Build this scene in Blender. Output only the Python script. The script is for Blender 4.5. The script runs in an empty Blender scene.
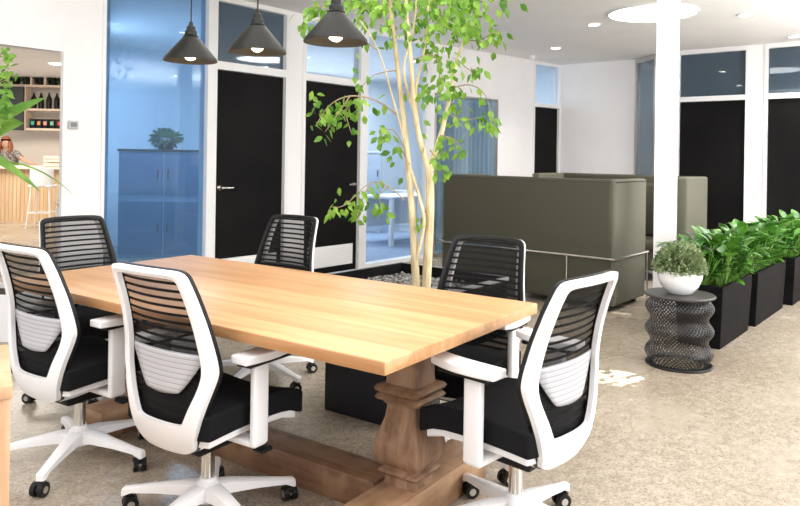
import bpy, bmesh, math, random
from mathutils import Vector, Matrix, Euler
R = math.radians
PI = math.pi
col = bpy.context.scene.collection
random.seed(7)

# ------------------------------------------------------------------ camera numbers
CF, CROLL, CHY, CYAW, CH = 707.9, 0.0154, 157.82, 0.6902, 1.3673
cc, cs = math.cos(CYAW), math.sin(CYAW)
def at(px, py, d):
    """world point seen at photo pixel (px, py) at depth d"""
    a = px - 400; b = py - CHY
    u = (a*math.cos(CROLL) + b*math.sin(CROLL))/CF
    v = (-a*math.sin(CROLL) + b*math.cos(CROLL))/CF
    return Vector((d*cc + u*d*cs, d*cs - u*d*cc, CH - v*d))
def atz(px, py, z):
    a = px - 400; b = py - CHY
    v = (-a*math.sin(CROLL) + b*math.cos(CROLL))/CF
    return at(px, py, (CH - z)/v)

# ------------------------------------------------------------------ materials
def mat(name, color=(.8, .8, .8), rough=.5, metal=0.0, spec=.5, emit=None, estr=0, coat=0, alpha=None, trans=0, subs=0):
    m = bpy.data.materials.new(name); m.use_nodes = True
    b = m.node_tree.nodes['Principled BSDF']
    b.inputs['Base Color'].default_value = (*color, 1)
    b.inputs['Roughness'].default_value = rough
    b.inputs['Metallic'].default_value = metal
    b.inputs['Specular IOR Level'].default_value = spec
    b.inputs['Coat Weight'].default_value = coat
    b.inputs['Transmission Weight'].default_value = trans
    if alpha is not None: b.inputs['Alpha'].default_value = alpha
    if emit:
        b.inputs['Emission Color'].default_value = (*emit, 1)
        b.inputs['Emission Strength'].default_value = estr
    return m
def nt(m): return m.node_tree.nodes, m.node_tree.links, m.node_tree.nodes['Principled BSDF']
def ramp(N, stops):
    r = N.new('ShaderNodeValToRGB'); e = r.color_ramp.elements
    while len(e) < len(stops): e.new(.5)
    for k, (p, c) in enumerate(stops):
        e[k].position = p; e[k].color = (*c, 1) if len(c) == 3 else c
    return r
def noise_col(m, scale, c1, c2, detail=4, lo=.35, hi=.65, stretch=None, bump=0, coord='Object'):
    N, L, b = nt(m)
    tc = N.new('ShaderNodeTexCoord'); mp = N.new('ShaderNodeMapping')
    if stretch: mp.inputs['Scale'].default_value = stretch
    n = N.new('ShaderNodeTexNoise'); n.inputs['Scale'].default_value = scale; n.inputs['Detail'].default_value = detail
    L.new(tc.outputs[coord], mp.inputs[0]); L.new(mp.outputs[0], n.inputs['Vector'])
    r = ramp(N, [(lo, c1), (hi, c2)])
    L.new(n.outputs['Fac'], r.inputs[0]); L.new(r.outputs[0], b.inputs['Base Color'])
    if bump:
        bp = N.new('ShaderNodeBump'); bp.inputs['Strength'].default_value = bump; bp.inputs['Distance'].default_value = .01
        L.new(n.outputs['Fac'], bp.inputs['Height']); L.new(bp.outputs[0], b.inputs['Normal'])
    return m

M = {}
M['wall'] = noise_col(mat('wall_paint', (.86, .855, .85), .75), 3, (.87, .85, .855), (.90, .88, .885))
M['ceil'] = noise_col(mat('ceiling_paint', (.8, .8, .8), .85), 2, (.87, .86, .86), (.90, .89, .89))
M['white_frame'] = mat('white_aluminium', (.84, .83, .83), .35)
M['door'] = noise_col(mat('black_door', (.006, .006, .006), .6, spec=.12), 2, (.004, .0035, .004), (.008, .007, .007))
M['chrome'] = mat('chrome', (.75, .74, .72), .16, 1)
M['steel'] = mat('brushed_steel', (.6, .58, .55), .3, 1)
M['plastic'] = mat('white_plastic', (.86, .85, .86), .32, coat=.15)
M['black_pl'] = mat('black_plastic', (.005, .005, .0055), .42, spec=.3)
M['grey_pl'] = mat('grey_plastic', (.25, .25, .26), .4)
M['fabric'] = noise_col(mat('black_fabric', (.008, .008, .009), .95, spec=.12), 400, (.004, .004, .005), (.016, .016, .018), bump=.2)
M['dark'] = mat('dark_interior', (.01, .01, .01), .8)

def floor_mat():
    m = mat('polished_concrete', (.6, .55, .48), .3); N, L, b = nt(m)
    tc = N.new('ShaderNodeTexCoord')
    big = N.new('ShaderNodeTexNoise'); big.inputs['Scale'].default_value = .9; big.inputs['Detail'].default_value = 5
    r1 = ramp(N, [(.3, (.31, .258, .20)), (.7, (.46, .405, .335))])
    mid = N.new('ShaderNodeTexNoise'); mid.inputs['Scale'].default_value = 17; mid.inputs['Detail'].default_value = 6; mid.inputs['Roughness'].default_value = .7
    r2 = ramp(N, [(.36, (.60, .57, .53)), (.62, (1.12, 1.12, 1.1))])
    vo = N.new('ShaderNodeTexVoronoi'); vo.inputs['Scale'].default_value = 75
    r3 = ramp(N, [(.0, (.30, .26, .23)), (.18, (.50, .46, .42)), (.30, (1, 1, 1)), (.8, (1.12, 1.1, 1.05))])
    fine = N.new('ShaderNodeTexNoise'); fine.inputs['Scale'].default_value = 60; fine.inputs['Detail'].default_value = 3
    r4 = ramp(N, [(.4, (.80, .78, .76)), (.6, (1.1, 1.1, 1.1))])
    for n in (big, mid, vo, fine): L.new(tc.outputs['Object'], n.inputs['Vector'])
    L.new(big.outputs['Fac'], r1.inputs[0]); L.new(mid.outputs['Fac'], r2.inputs[0]); L.new(vo.outputs['Distance'], r3.inputs[0]); L.new(fine.outputs['Fac'], r4.inputs[0])
    prev = r1.outputs[0]
    for r, f in ((r2, .6), (r3, .75), (r4, .7)):
        x = N.new('ShaderNodeMix'); x.data_type = 'RGBA'; x.blend_type = 'MULTIPLY'; x.inputs[0].default_value = f
        L.new(prev, x.inputs[6]); L.new(r.outputs[0], x.inputs[7]); prev = x.outputs[2]
    L.new(prev, b.inputs['Base Color'])
    rr = N.new('ShaderNodeMapRange'); rr.inputs[3].default_value = .16; rr.inputs[4].default_value = .36
    L.new(big.outputs['Fac'], rr.inputs[0]); L.new(rr.outputs[0], b.inputs['Roughness'])
    return m
M['floor'] = floor_mat()

def wood(name, c1, c2, c3, plank=0, axis=1, rough=.42, grain=6, worn=0):
    """grain runs along object axis (0=x,1=y,2=z); plank = board width across the other horizontal axis"""
    m = mat(name, c1, rough); N, L, b = nt(m)
    tc = N.new('ShaderNodeTexCoord'); mp = N.new('ShaderNodeMapping')
    s = [grain*2.2]*3; s[axis] = grain*.16; mp.inputs['Scale'].default_value = s
    L.new(tc.outputs['Object'], mp.inputs[0])
    n = N.new('ShaderNodeTexNoise'); n.inputs['Scale'].default_value = 1; n.inputs['Detail'].default_value = 7; n.inputs['Roughness'].default_value = .62; n.inputs['Distortion'].default_value = .6
    L.new(mp.outputs[0], n.inputs['Vector'])
    r = ramp(N, [(.28, c2), (.5, c1), (.72, c3)]); L.new(n.outputs['Fac'], r.inputs[0])
    out = r.outputs[0]
    if plank:
        sx = N.new('ShaderNodeSeparateXYZ'); L.new(tc.outputs['Object'], sx.inputs[0])
        across = 0 if axis == 1 else 1
        dv = N.new('ShaderNodeMath'); dv.operation = 'DIVIDE'; dv.inputs[1].default_value = plank; L.new(sx.outputs[across], dv.inputs[0])
        fl = N.new('ShaderNodeMath'); fl.operation = 'FLOOR'; L.new(dv.outputs[0], fl.inputs[0])
        wn = N.new('ShaderNodeTexWhiteNoise'); wn.noise_dimensions = '1D'; L.new(fl.outputs[0], wn.inputs['W'])
        r2 = ramp(N, [(0, (.90, .86, .80)), (1, (1.06, 1.04, 1.04))]); L.new(wn.outputs['Value'], r2.inputs[0])
        x = N.new('ShaderNodeMix'); x.data_type = 'RGBA'; x.blend_type = 'MULTIPLY'; x.inputs[0].default_value = 1
        L.new(out, x.inputs[6]); L.new(r2.outputs[0], x.inputs[7]); out = x.outputs[2]
        fr = N.new('ShaderNodeMath'); fr.operation = 'FRACT'; L.new(dv.outputs[0], fr.inputs[0])
        r3 = ramp(N, [(0, (.78, .72, .66)), (.02, (1, 1, 1)), (.98, (1, 1, 1)), (1, (.78, .72, .66))]); L.new(fr.outputs[0], r3.inputs[0])
        x = N.new('ShaderNodeMix'); x.data_type = 'RGBA'; x.blend_type = 'MULTIPLY'; x.inputs[0].default_value = 1
        L.new(out, x.inputs[6]); L.new(r3.outputs[0], x.inputs[7]); out = x.outputs[2]
    if worn:
        n2 = N.new('ShaderNodeTexNoise'); n2.inputs['Scale'].default_value = 9; n2.inputs['Detail'].default_value = 5
        L.new(tc.outputs['Object'], n2.inputs['Vector'])
        r4 = ramp(N, [(.45, (0, 0, 0)), (.7, (1, 1, 1))]); L.new(n2.outputs['Fac'], r4.inputs[0])
        x = N.new('ShaderNodeMix'); x.data_type = 'RGBA'; L.new(r4.outputs[0], x.inputs[0])
        L.new(out, x.inputs[6]); x.inputs[7].default_value = (*c3, 1); out = x.outputs[2]
    L.new(out, b.inputs['Base Color'])
    bp = N.new('ShaderNodeBump'); bp.inputs['Strength'].default_value = .15; bp.inputs['Distance'].default_value = .004
    L.new(n.outputs['Fac'], bp.inputs['Height']); L.new(bp.outputs[0], b.inputs['Normal'])
    return m
M['top_wood'] = wood('honey_timber', (.59, .33, .155), (.43, .215, .088), (.67, .41, .22), plank=.157, axis=1, rough=.38)
M['leg_wood'] = wood('aged_brown_timber', (.23, .125, .07), (.11, .055, .03), (.36, .225, .14), axis=2, rough=.6, grain=9, worn=.5)
M['beam_wood'] = wood('aged_beam_timber', (.20, .098, .05), (.11, .052, .026), (.29, .165, .095), axis=1, rough=.5, grain=9, worn=.4)
M['foot_wood'] = wood('aged_foot_timber', (.30, .165, .085), (.17, .085, .042), (.42, .26, .15), axis=0, rough=.5, grain=9, worn=.4)
M['pine'] = wood('pine_timber', (.58, .36, .21), (.48, .28, .15), (.66, .45, .29), axis=2, rough=.5)
M['bar_wood'] = wood('slatted_bar_timber', (.74, .53, .33), (.60, .40, .22), (.84, .66, .45), plank=.11, axis=2, rough=.55, grain=5)
M['shelf_wood'] = mat('pale_shelf_timber', (.75, .60, .48), .6)

def glass(name, tint, gloss=.12, rough=.02, body=None, bodyf=0):
    m = bpy.data.materials.new(name); m.use_nodes = True; N = m.node_tree.nodes; L = m.node_tree.links
    N.remove(N['Principled BSDF']); out = N['Material Output']
    t = N.new('ShaderNodeBsdfTransparent'); t.inputs[0].default_value = (*tint, 1)
    g = N.new('ShaderNodeBsdfGlossy'); g.inputs['Roughness'].default_value = rough; g.inputs[0].default_value = (.9, .95, 1, 1)
    lw = N.new('ShaderNodeLayerWeight'); lw.inputs[0].default_value = .35
    mr = N.new('ShaderNodeMapRange'); mr.inputs[3].default_value = gloss*.4; mr.inputs[4].default_value = min(1, gloss*3)
    L.new(lw.outputs['Facing'], mr.inputs[0])
    mx = N.new('ShaderNodeMixShader'); L.new(mr.outputs[0], mx.inputs[0]); L.new(t.outputs[0], mx.inputs[1]); L.new(g.outputs[0], mx.inputs[2])
    last = mx
    if body:
        d = N.new('ShaderNodeBsdfDiffuse'); d.inputs[0].default_value = (*body, 1)
        m2 = N.new('ShaderNodeMixShader'); m2.inputs[0].default_value = bodyf
        L.new(mx.outputs[0], m2.inputs[1]); L.new(d.outputs[0], m2.inputs[2]); last = m2
    L.new(last.outputs[0], out.inputs[0])
    return m
M['blue_glass'] = glass('blue_tinted_glass', (.56, .71, .86), .05, body=(.24, .39, .54), bodyf=.14)
M['dark_glass'] = glass('dark_tinted_glass', (.20, .28, .36), .20, rough=.02, body=(.10, .15, .20), bodyf=.45)
M['clear_glass'] = glass('clear_glass', (.88, .93, .97), .06)
M['grey_glass'] = glass('grey_glass', (.62, .74, .82), .15, body=(.35, .45, .52), bodyf=.25)

def mesh_fabric():
    """seat-back netting: opaque ribs across, see-through weave between them"""
    m = mat('back_netting', (.006, .006, .0065), .7, spec=.15); N, L, b = nt(m)
    tc = N.new('ShaderNodeTexCoord'); s = N.new('ShaderNodeSeparateXYZ'); L.new(tc.outputs['Object'], s.inputs[0])
    a = N.new('ShaderNodeMath'); a.operation = 'MULTIPLY'; a.inputs[1].default_value = 1/.029; L.new(s.outputs[2], a.inputs[0])
    fr = N.new('ShaderNodeMath'); fr.operation = 'FRACT'; L.new(a.outputs[0], fr.inputs[0])
    r = ramp(N, [(0, (1, 1, 1)), (.30, (1, 1, 1)), (.36, (.58, .58, .58)), (.94, (.58, .58, .58)), (1, (1, 1, 1))]); L.new(fr.outputs[0], r.inputs[0])
    zr = N.new('ShaderNodeMapRange'); zr.inputs[1].default_value = .66; zr.inputs[2].default_value = .80; zr.inputs[3].default_value = .30; zr.inputs[4].default_value = 0
    L.new(s.outputs[2], zr.inputs[0])
    ad = N.new('ShaderNodeMath'); ad.operation = 'ADD'; ad.use_clamp = True; L.new(r.outputs[0], ad.inputs[0]); L.new(zr.outputs[0], ad.inputs[1])
    L.new(ad.outputs[0], b.inputs['Alpha'])
    return m
M['net'] = mesh_fabric()
def lumbar_mat():
    m = mat('lumbar_pad', (.5, .5, .52), .45, alpha=.93); N, L, b = nt(m)
    tc = N.new('ShaderNodeTexCoord'); s = N.new('ShaderNodeSeparateXYZ'); L.new(tc.outputs['Object'], s.inputs[0])
    a = N.new('ShaderNodeMath'); a.operation = 'MULTIPLY'; a.inputs[1].default_value = 1/.018; L.new(s.outputs[2], a.inputs[0])
    fr = N.new('ShaderNodeMath'); fr.operation = 'FRACT'; L.new(a.outputs[0], fr.inputs[0])
    r = ramp(N, [(0, (.22, .22, .24)), (.12, (.50, .50, .53)), (.9, (.56, .56, .59)), (1, (.22, .22, .24))]); L.new(fr.outputs[0], r.inputs[0])
    L.new(r.outputs[0], b.inputs['Base Color'])
    return m
M['lumbar'] = lumbar_mat()
def leaf_mat(name, c1, c2, rough=.45, tr=.35, scale=9):
    m = mat(name, c1, rough); noise_col(m, scale, c1, c2, 2, .35, .65); N, L, b = nt(m)
    t = N.new('ShaderNodeBsdfTranslucent'); mx = N.new('ShaderNodeMixShader'); mx.inputs[0].default_value = tr
    L.new(b.inputs['Base Color'].links[0].from_socket, t.inputs[0])
    L.new(b.outputs[0], mx.inputs[1]); L.new(t.outputs[0], mx.inputs[2]); L.new(mx.outputs[0], N['Material Output'].inputs[0])
    return m
M['tree_leaf'] = leaf_mat('tree_leaf', (.07, .22, .015), (.30, .50, .06), tr=.35)
M['palm_leaf'] = leaf_mat('palm_leaf', (.09, .26, .025), (.28, .50, .09), tr=.35, scale=4)
M['broad_leaf'] = leaf_mat('broad_leaf', (.018, .09, .012), (.11, .29, .035), rough=.22, tr=.2, scale=7)
M['shrub_leaf'] = leaf_mat('shrub_leaf', (.12, .18, .07), (.34, .42, .21), rough=.6, tr=.15, scale=20)
M['dark_leaf'] = leaf_mat('dark_leaf', (.04, .09, .03), (.14, .24, .08), tr=.2)
M['bark'] = noise_col(mat('pale_bark', (.62, .50, .30), .8), 14, (.50, .39, .22), (.76, .65, .42), stretch=(1, 1, .35), bump=.35)
M['twig'] = mat('twig_bark', (.36, .27, .16), .8)
M['pebble'] = noise_col(mat('pebble', (.15, .15, .15), .6), 22, (.04, .04, .04), (.42, .40, .38), coord='Object')
M['soil'] = noise_col(mat('soil', (.03, .025, .02), .9), 40, (.015, .012, .01), (.07, .05, .04), bump=.5)
M['planter'] = noise_col(mat('black_planter', (.01, .01, .01), .7, spec=.08), 6, (.004, .004, .0045), (.009, .008, .009))
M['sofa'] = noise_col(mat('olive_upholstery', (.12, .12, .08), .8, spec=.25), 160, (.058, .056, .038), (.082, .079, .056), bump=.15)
M['sofa_lit_side'] = noise_col(mat('olive_upholstery_lit', (.16, .16, .12), .8, spec=.25), 160, (.12, .12, .088), (.16, .157, .118), bump=.15)  # same sofa fabric, lightened to paint in the light on the side panels
M['ceramic'] = mat('white_ceramic', (.86, .86, .87), .22, coat=.4)
M['pend_out'] = mat('bronze_black_metal', (.008, .0085, .007), .42, 0, spec=.28)
M['pend_in'] = mat('shade_lining', (.035, .032, .028), .5, .3)
M['bulb'] = mat('glowing_bulb', (1, .9, .7), .3, emit=(1, .80, .50), estr=22)
M['lamp'] = mat('downlight_glow', (1, 1, 1), .3, emit=(1, .93, .80), estr=25)
M['skyl'] = mat('round_light_glow', (1, 1, 1), .3, emit=(1, .99, .97), estr=9)
M['blue_carpet'] = noise_col(mat('blue_carpet', (.22, .28, .38), .95), 30, (.19, .26, .38), (.28, .35, .47))
M['cab_blue'] = mat('blue_grey_laminate', (.10, .17, .30), .5)
M['cab_light'] = mat('pale_laminate', (.68, .72, .77), .5)
M['office_wall'] = mat('office_paint', (.74, .80, .86), .8)
M['kit_wall'] = mat('warm_paint', (.88, .79, .69), .8)
M['blackboard'] = mat('charcoal_panel', (.035, .036, .04), .55)
M['skin'] = noise_col(mat('skin', (.55, .33, .22), .5), 20, (.50, .29, .19), (.60, .37, .26))
M['hair'] = mat('auburn_hair', (.28, .09, .035), .55)
M['top_cloth'] = noise_col(mat('patterned_grey_cloth', (.2, .19, .18), .9), 28, (.05, .05, .05), (.42, .38, .34))
M['trousers'] = mat('dark_trousers', (.03, .03, .035), .9)
def wire_mat():
    m = mat('black_wire_mesh', (.03, .028, .027), .4, .5); N, L, b = nt(m)
    tc = N.new('ShaderNodeTexCoord'); s = N.new('ShaderNodeSeparateXYZ'); L.new(tc.outputs['UV'], s.inputs[0])
    def mth(op, a, c=None):
        n = N.new('ShaderNodeMath'); n.operation = op
        for k, v in enumerate((a, c)):
            if v is None: continue
            if isinstance(v, (int, float)): n.inputs[k].default_value = v
            else: L.new(v, n.inputs[k])
        return n.outputs[0]
    u = mth('MULTIPLY', s.outputs[0], 52.0); v = mth('MULTIPLY', s.outputs[1], 18.0)
    p = mth('ABSOLUTE', mth('SINE', mth('MULTIPLY', mth('ADD', u, v), PI)))
    q = mth('ABSOLUTE', mth('SINE', mth('MULTIPLY', mth('SUBTRACT', u, v), PI)))
    mn = mth('MINIMUM', p, q)
    al = mth('MAXIMUM', mth('LESS_THAN', mn, .52), .12)
    L.new(al, b.inputs['Alpha'])
    return m
M['wire'] = wire_mat()

# ------------------------------------------------------------------ mesh helpers
class MB:
    def __init__(s): s.v = []; s.f = []; s.uv = {}
    def add(s, vs, fs):
        o = len(s.v); s.v += [tuple(p) for p in vs]; s.f += [tuple(i + o for i in f) for f in fs]; return s
    def box(s, x0, x1, y0, y1, z0, z1):
        return s.add([(x0, y0, z0), (x1, y0, z0), (x1, y1, z0), (x0, y1, z0), (x0, y0, z1), (x1, y0, z1), (x1, y1, z1), (x0, y1, z1)],
                     [(0, 3, 2, 1), (4, 5, 6, 7), (0, 1, 5, 4), (1, 2, 6, 5), (2, 3, 7, 6), (3, 0, 4, 7)])
    def hexa(s, a, b):   # two quads (4 pts each)
        return s.add(list(a) + list(b), [(0, 3, 2, 1), (4, 5, 6, 7), (0, 1, 5, 4), (1, 2, 6, 5), (2, 3, 7, 6), (3, 0, 4, 7)])
    def rbox(s, x0, x1, y0, y1, z0, z1, r=.01, seg=3, fn=None, cuts=0):
        bm = bmesh.new(); bmesh.ops.create_cube(bm, size=1)
        for v in bm.verts:
            v.co = Vector(((x0+x1)/2 + v.co.x*(x1-x0), (y0+y1)/2 + v.co.y*(y1-y0), (z0+z1)/2 + v.co.z*(z1-z0)))
        if cuts: bmesh.ops.subdivide_edges(bm, edges=bm.edges[:], cuts=cuts, use_grid_fill=True)
        E = [e for e in bm.edges if len(e.link_faces) == 2 and e.calc_face_angle(0) > .5]
        bmesh.ops.bevel(bm, geom=E, offset=r, segments=seg, profile=.5, affect='EDGES', clamp_overlap=True)
        bm.verts.ensure_lookup_table(); bm.verts.index_update()
        vs = [v.co.copy() for v in bm.verts]
        if fn: vs = [Vector(fn(v)) for v in vs]
        s.add(vs, [[v.index for v in f.verts] for f in bm.faces]); bm.free(); return s
    def lathe(s, prof, c=(0, 0, 0), n=32, uv=False):
        o = len(s.v); k = len(prof)
        for i in range(n + (1 if uv else 0)):
            a = 2*PI*i/n
            for (r, z) in prof: s.v.append((c[0] + r*math.cos(a), c[1] + r*math.sin(a), c[2] + z))
        for i in range(n):
            i2 = (i + 1) if uv else (i + 1) % n
            for j in range(k - 1):
                s.f.append((o + i*k + j, o + i2*k + j, o + i2*k + j + 1, o + i*k + j + 1))
                if uv: s.uv[len(s.f) - 1] = [(i/n, j/(k-1)), ((i+1)/n, j/(k-1)), ((i+1)/n, (j+1)/(k-1)), (i/n, (j+1)/(k-1))]
        return s
    def tube(s, pts, rad, n=8, cap=True):
        pts = [Vector(p) for p in pts]
        if not isinstance(rad, (list, tuple)): rad = [rad]*len(pts)
        o = len(s.v); up = None
        for i, p in enumerate(pts):
            d = (pts[min(i+1, len(pts)-1)] - pts[max(i-1, 0)]).normalized()
            if up is None: up = Vector((0, 0, 1)) if abs(d.z) < .9 else Vector((1, 0, 0))
            x = d.cross(up).normalized(); y = x.cross(d).normalized(); up = y
            for k in range(n):
                a = 2*PI*k/n; s.v.append(tuple(p + (x*math.cos(a) + y*math.sin(a))*rad[i]))
        for i in range(len(pts)-1):
            for k in range(n):
                k2 = (k+1) % n; s.f.append((o+i*n+k, o+i*n+k2, o+(i+1)*n+k2, o+(i+1)*n+k))
        if cap:
            s.f.append(tuple(o+k for k in reversed(range(n)))); e = o+(len(pts)-1)*n; s.f.append(tuple(e+k for k in range(n)))
        return s
    def cyl(s, c, r, z0, z1, n=24): return s.tube([(c[0], c[1], z0), (c[0], c[1], z1)], r, n)
    def prism(s, sections):   # list of closed loops of equal length, joined
        k = len(sections[0]); o = len(s.v)
        for sec in sections: s.v += [tuple(p) for p in sec]
        for i in range(len(sections)-1):
            for j in range(k):
                j2 = (j+1) % k; s.f.append((o+i*k+j, o+i*k+j2, o+(i+1)*k+j2, o+(i+1)*k+j))
        s.f.append(tuple(o+j for j in reversed(range(k)))); e = o+(len(sections)-1)*k; s.f.append(tuple(e+j for j in range(k)))
        return s
    def leaf(s, p, d, nrm, ln, w, droop=.2, fold=.15, n=4):
        d = Vector(d).normalized(); nrm = Vector(nrm); x = d.cross(nrm)
        if x.length < 1e-3: x = d.cross(Vector((.3, .5, .8)))
        x.normalize(); nrm = x.cross(d).normalized(); p = Vector(p); o = len(s.v)
        wid = {4: (.0, .75, 1, .6, 0), 6: (.12, .6, .95, 1, .8, .45, 0), 3: (0, 1, .75, 0)}[n]
        for i in range(n+1):
            t = i/n; c = p + d*ln*t + Vector((0, 0, -1))*droop*ln*t*t
            h = w*.5*wid[i]; s.v += [tuple(c - x*h + nrm*fold*h), tuple(c), tuple(c + x*h + nrm*fold*h)]
        for i in range(n):
            a = o+i*3; s.f += [(a, a+1, a+4, a+3), (a+1, a+2, a+5, a+4)]
        return s
    def build(s, name, m, parent=None, loc=None, smooth=True, bevel=0, rotz=0, seg=2):
        me = bpy.data.meshes.new(name); me.from_pydata(s.v, [], s.f)
        if s.uv:
            ul = me.uv_layers.new(name='UVMap')
            for pi, uvs in s.uv.items():
                for li, q in zip(me.polygons[pi].loop_indices, uvs): ul.data[li].uv = q
        if m: me.materials.append(m)
        bm = bmesh.new(); bm.from_mesh(me)
        if not s.uv and len(bm.faces) < 30000 and smooth != 'leaf': bmesh.ops.recalc_face_normals(bm, faces=bm.faces[:])
        bm.to_mesh(me); bm.free()
        if smooth:
            me.polygons.foreach_set('use_smooth', [True]*len(me.polygons))
            if smooth != 'leaf': me.set_sharp_from_angle(angle=R(38))
        o = bpy.data.objects.new(name, me); col.objects.link(o)
        if parent: o.parent = parent
        if loc is not None: o.location = loc
        if rotz: o.rotation_euler.z = rotz
        if bevel:
            b = o.modifiers.new('bevel', 'BEVEL'); b.width = bevel; b.segments = seg; b.limit_method = 'ANGLE'; b.angle_limit = R(40)
        return o
def tag(o, label=None, cat=None, group=None, kind=None):
    if label: o['label'] = label
    if cat: o['category'] = cat
    if group: o['group'] = group
    if kind: o['kind'] = kind
    return o
def empty(name, loc, rz=0, label=None, cat=None, group=None):
    o = bpy.data.objects.new(name, None); col.objects.link(o); o.location = loc; o.rotation_euler = (0, 0, rz); o.empty_display_size = .1
    return tag(o, label, cat, group)
def kids(o): return [c for c in bpy.data.objects if c.parent == o]
def copy_tree(o, parent=None):
    c = o.copy(); col.objects.link(c)
    if parent: c.parent = parent
    for ch in kids(o): copy_tree(ch, c)
    return c
def struct(o): o['kind'] = 'structure'; return o

# ------------------------------------------------------------------ room shell
H = 2.95; YL = 5.87; TH = .12
struct(MB().box(-4, 16, -6, 18, -.1, 0).build('floor', M['floor'], smooth=False))
struct(MB().box(-4, 16, -6, 18, H, H+.15).build('ceiling', M['ceil'], smooth=False))
W = MB()
W.box(-4, 1.0, YL, YL+TH, 0, H); W.box(1.0, 2.73, YL, YL+TH, 2.2, H); W.box(2.73, 3.06, YL, YL+.05, 0, H)
W.box(5.175, 5.38, YL, YL+TH, 0, H)
struct(W.build('wall_left', M['wall'], smooth=False))
# window frame pieces and panes along wall_left
def frame_rect(mb, x0, x1, z0, z1, w=.05, d0=YL-.015, d1=YL+TH, wl=None, wr=None):
    wl = wl or w; wr = wr or w
    mb.box(x0, x0+wl, d0, d1, z0, z1); mb.box(x1-wr, x1, d0, d1, z0, z1); mb.box(x0+wl, x1-wr, d0, d1, z1-w, z1); mb.box(x0+wl, x1-wr, d0, d1, z0, z0+w)
f = MB(); frame_rect(f, 3.06, 4.195, 0, H, .03, wr=.065)
w1 = struct(f.build('window_1', M['white_frame'], smooth=False)); MB().box(3.09, 4.13, YL+.04, YL+.055, .03, H-.03).build('glass_pane', M['blue_glass'], w1, smooth=False)
def door_set(n, x0, x1, handle_right, tmat):
    f = MB(); w = .045
    f.box(x0-w, x0, YL-.015, YL+TH, 0, H); f.box(x1, x1+w, YL-.015, YL+TH, 0, H)
    f.box(x0, x1, YL-.015, YL+TH, 2.22, 2.30); f.box(x0, x1, YL-.015, YL+TH, 2.90, H)
    fr = struct(f.build('trim_%d' % n, M['white_frame'], smooth=False))
    MB().box(x0, x1, YL+.04, YL+.055, 2.30, 2.90).build('transom_pane', tmat, fr, smooth=False)
    d = struct(MB().box(x0+.004, x1-.004, YL+.03, YL+.07, .008, 2.216).build('door_%d' % n, M['door'], smooth=False))
    hx = x1-.07 if handle_right else x0+.07; sg = -1 if handle_right else 1
    h = MB(); h.tube([(hx, YL+.035, 1.04), (hx, YL+.02, 1.04)], .028, 20); h.tube([(hx, YL+.025, 1.04), (hx, YL-.03, 1.04)], .011, 10)
    h.tube([(hx, YL-.03, 1.04), (hx+sg*.03, YL-.035, 1.04), (hx+sg*.13, YL-.032, 1.038)], [.013, .012, .010], 10)
    tag(h.build('door_handle', M['chrome'], d), 'chrome lever handle')
    v = MB(); v.box(x0+.10, x1-.08, YL+.012, YL+.032, .085, .325)
    vo = tag(v.build('door_vent', M['white_frame'], d, smooth=False), 'white louvred vent')
    l = MB()
    for k in range(9): l.hexa([(x0+.13, YL+.004, .105+k*.023), (x1-.11, YL+.004, .105+k*.023), (x1-.11, YL+.013, .120+k*.023), (x0+.13, YL+.013, .120+k*.023)],
                              [(x0+.13, YL+.002, .108+k*.023), (x1-.11, YL+.002, .108+k*.023), (x1-.11, YL+.013, .125+k*.023), (x0+.13, YL+.013, .125+k*.023)])
    l.build('louvre_slats', M['white_frame'], vo, smooth=False)
door_set(1, 4.24, 5.13, False, M['dark_glass'])
door_set(2, 5.425, 6.33, True, M['clear_glass'])
f = MB(); frame_rect(f, 6.375, 7.74, 0, H, .05, wl=.085, wr=.10)
w2 = struct(f.build('window_2', M['white_frame'], smooth=False)); MB().box(6.46, 7.64, YL+.04, YL+.055, .05, H-.05).build('glass_pane', M['clear_glass'], w2, smooth=False)

# second stretch of the left wall, slightly turned: local frame x along the wall
A0 = Vector((7.74, 5.87, 0)); A1 = Vector((10.76, 5.45, 0)); AL = (A1-A0).length; ANG = math.atan2(A1.y-A0.y, A1.x-A0.x)
def tpx(px):   # distance along this wall for a photo column
    u = (px-400)/CF; k = (cc+u*cs)/(cs-u*cc); dx = (A1-A0).normalized()
    return (k*A0.y - A0.x)/(dx.x - k*dx.y)
t1, t2, t3, t4 = tpx(434), tpx(497), tpx(534), tpx(558)
W = MB(); W.box(0, AL, 0, TH, 2.30, H) if False else None
W.box(0, t3-.04, 0, TH, 2.27, H); W.box(0, t1, 0, TH, 0, 2.27); W.box(t2, t3-.04, 0, TH, 0, 2.27); W.box(t4+.04, AL+.06, 0, TH, 0, H)
struct(W.build('wall_left_far', M['wall'], loc=A0, rotz=ANG, smooth=False))
f = MB(); f.box(t1, t1+.03, -.01, TH, 0, 2.27); f.box(t2-.03, t2, -.01, TH, 0, 2.27); f.box(t1, t2, -.01, TH, 2.24, 2.27); f.box(t1, t2, -.01, TH, 0, .04)
w3 = struct(f.build('window_3', M['steel'], loc=A0, rotz=ANG, smooth=False)); MB().box(t1+.03, t2-.03, .04, .055, .04, 2.24).build('glass_pane', M['grey_glass'], w3, smooth=False)
f = MB(); f.box(t3-.04, t3, -.01, TH, 0, H); f.box(t4, t4+.04, -.01, TH, 0, H); f.box(t3, t4, -.01, TH, 2.22, 2.28); f.box(t3, t4, -.01, TH, 2.9, H)
tr = struct(f.build('trim_3', M['white_frame'], loc=A0, rotz=ANG, smooth=False)); MB().box(t3, t4, .04, .055, 2.28, 2.9).build('transom_pane', M['clear_glass'], tr, smooth=False)
struct(MB().box(t3+.004, t4-.004, .03, .07, .008, 2.216).build('door_3', M['door'], loc=A0, rotz=ANG, smooth=False))
bl = MB()
for k in range(14):
    x = t1+.05+k*(t2-t1-.1)/13; bl.box(x-.035, x+.035, .17, .175, .05, 2.22)
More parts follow.
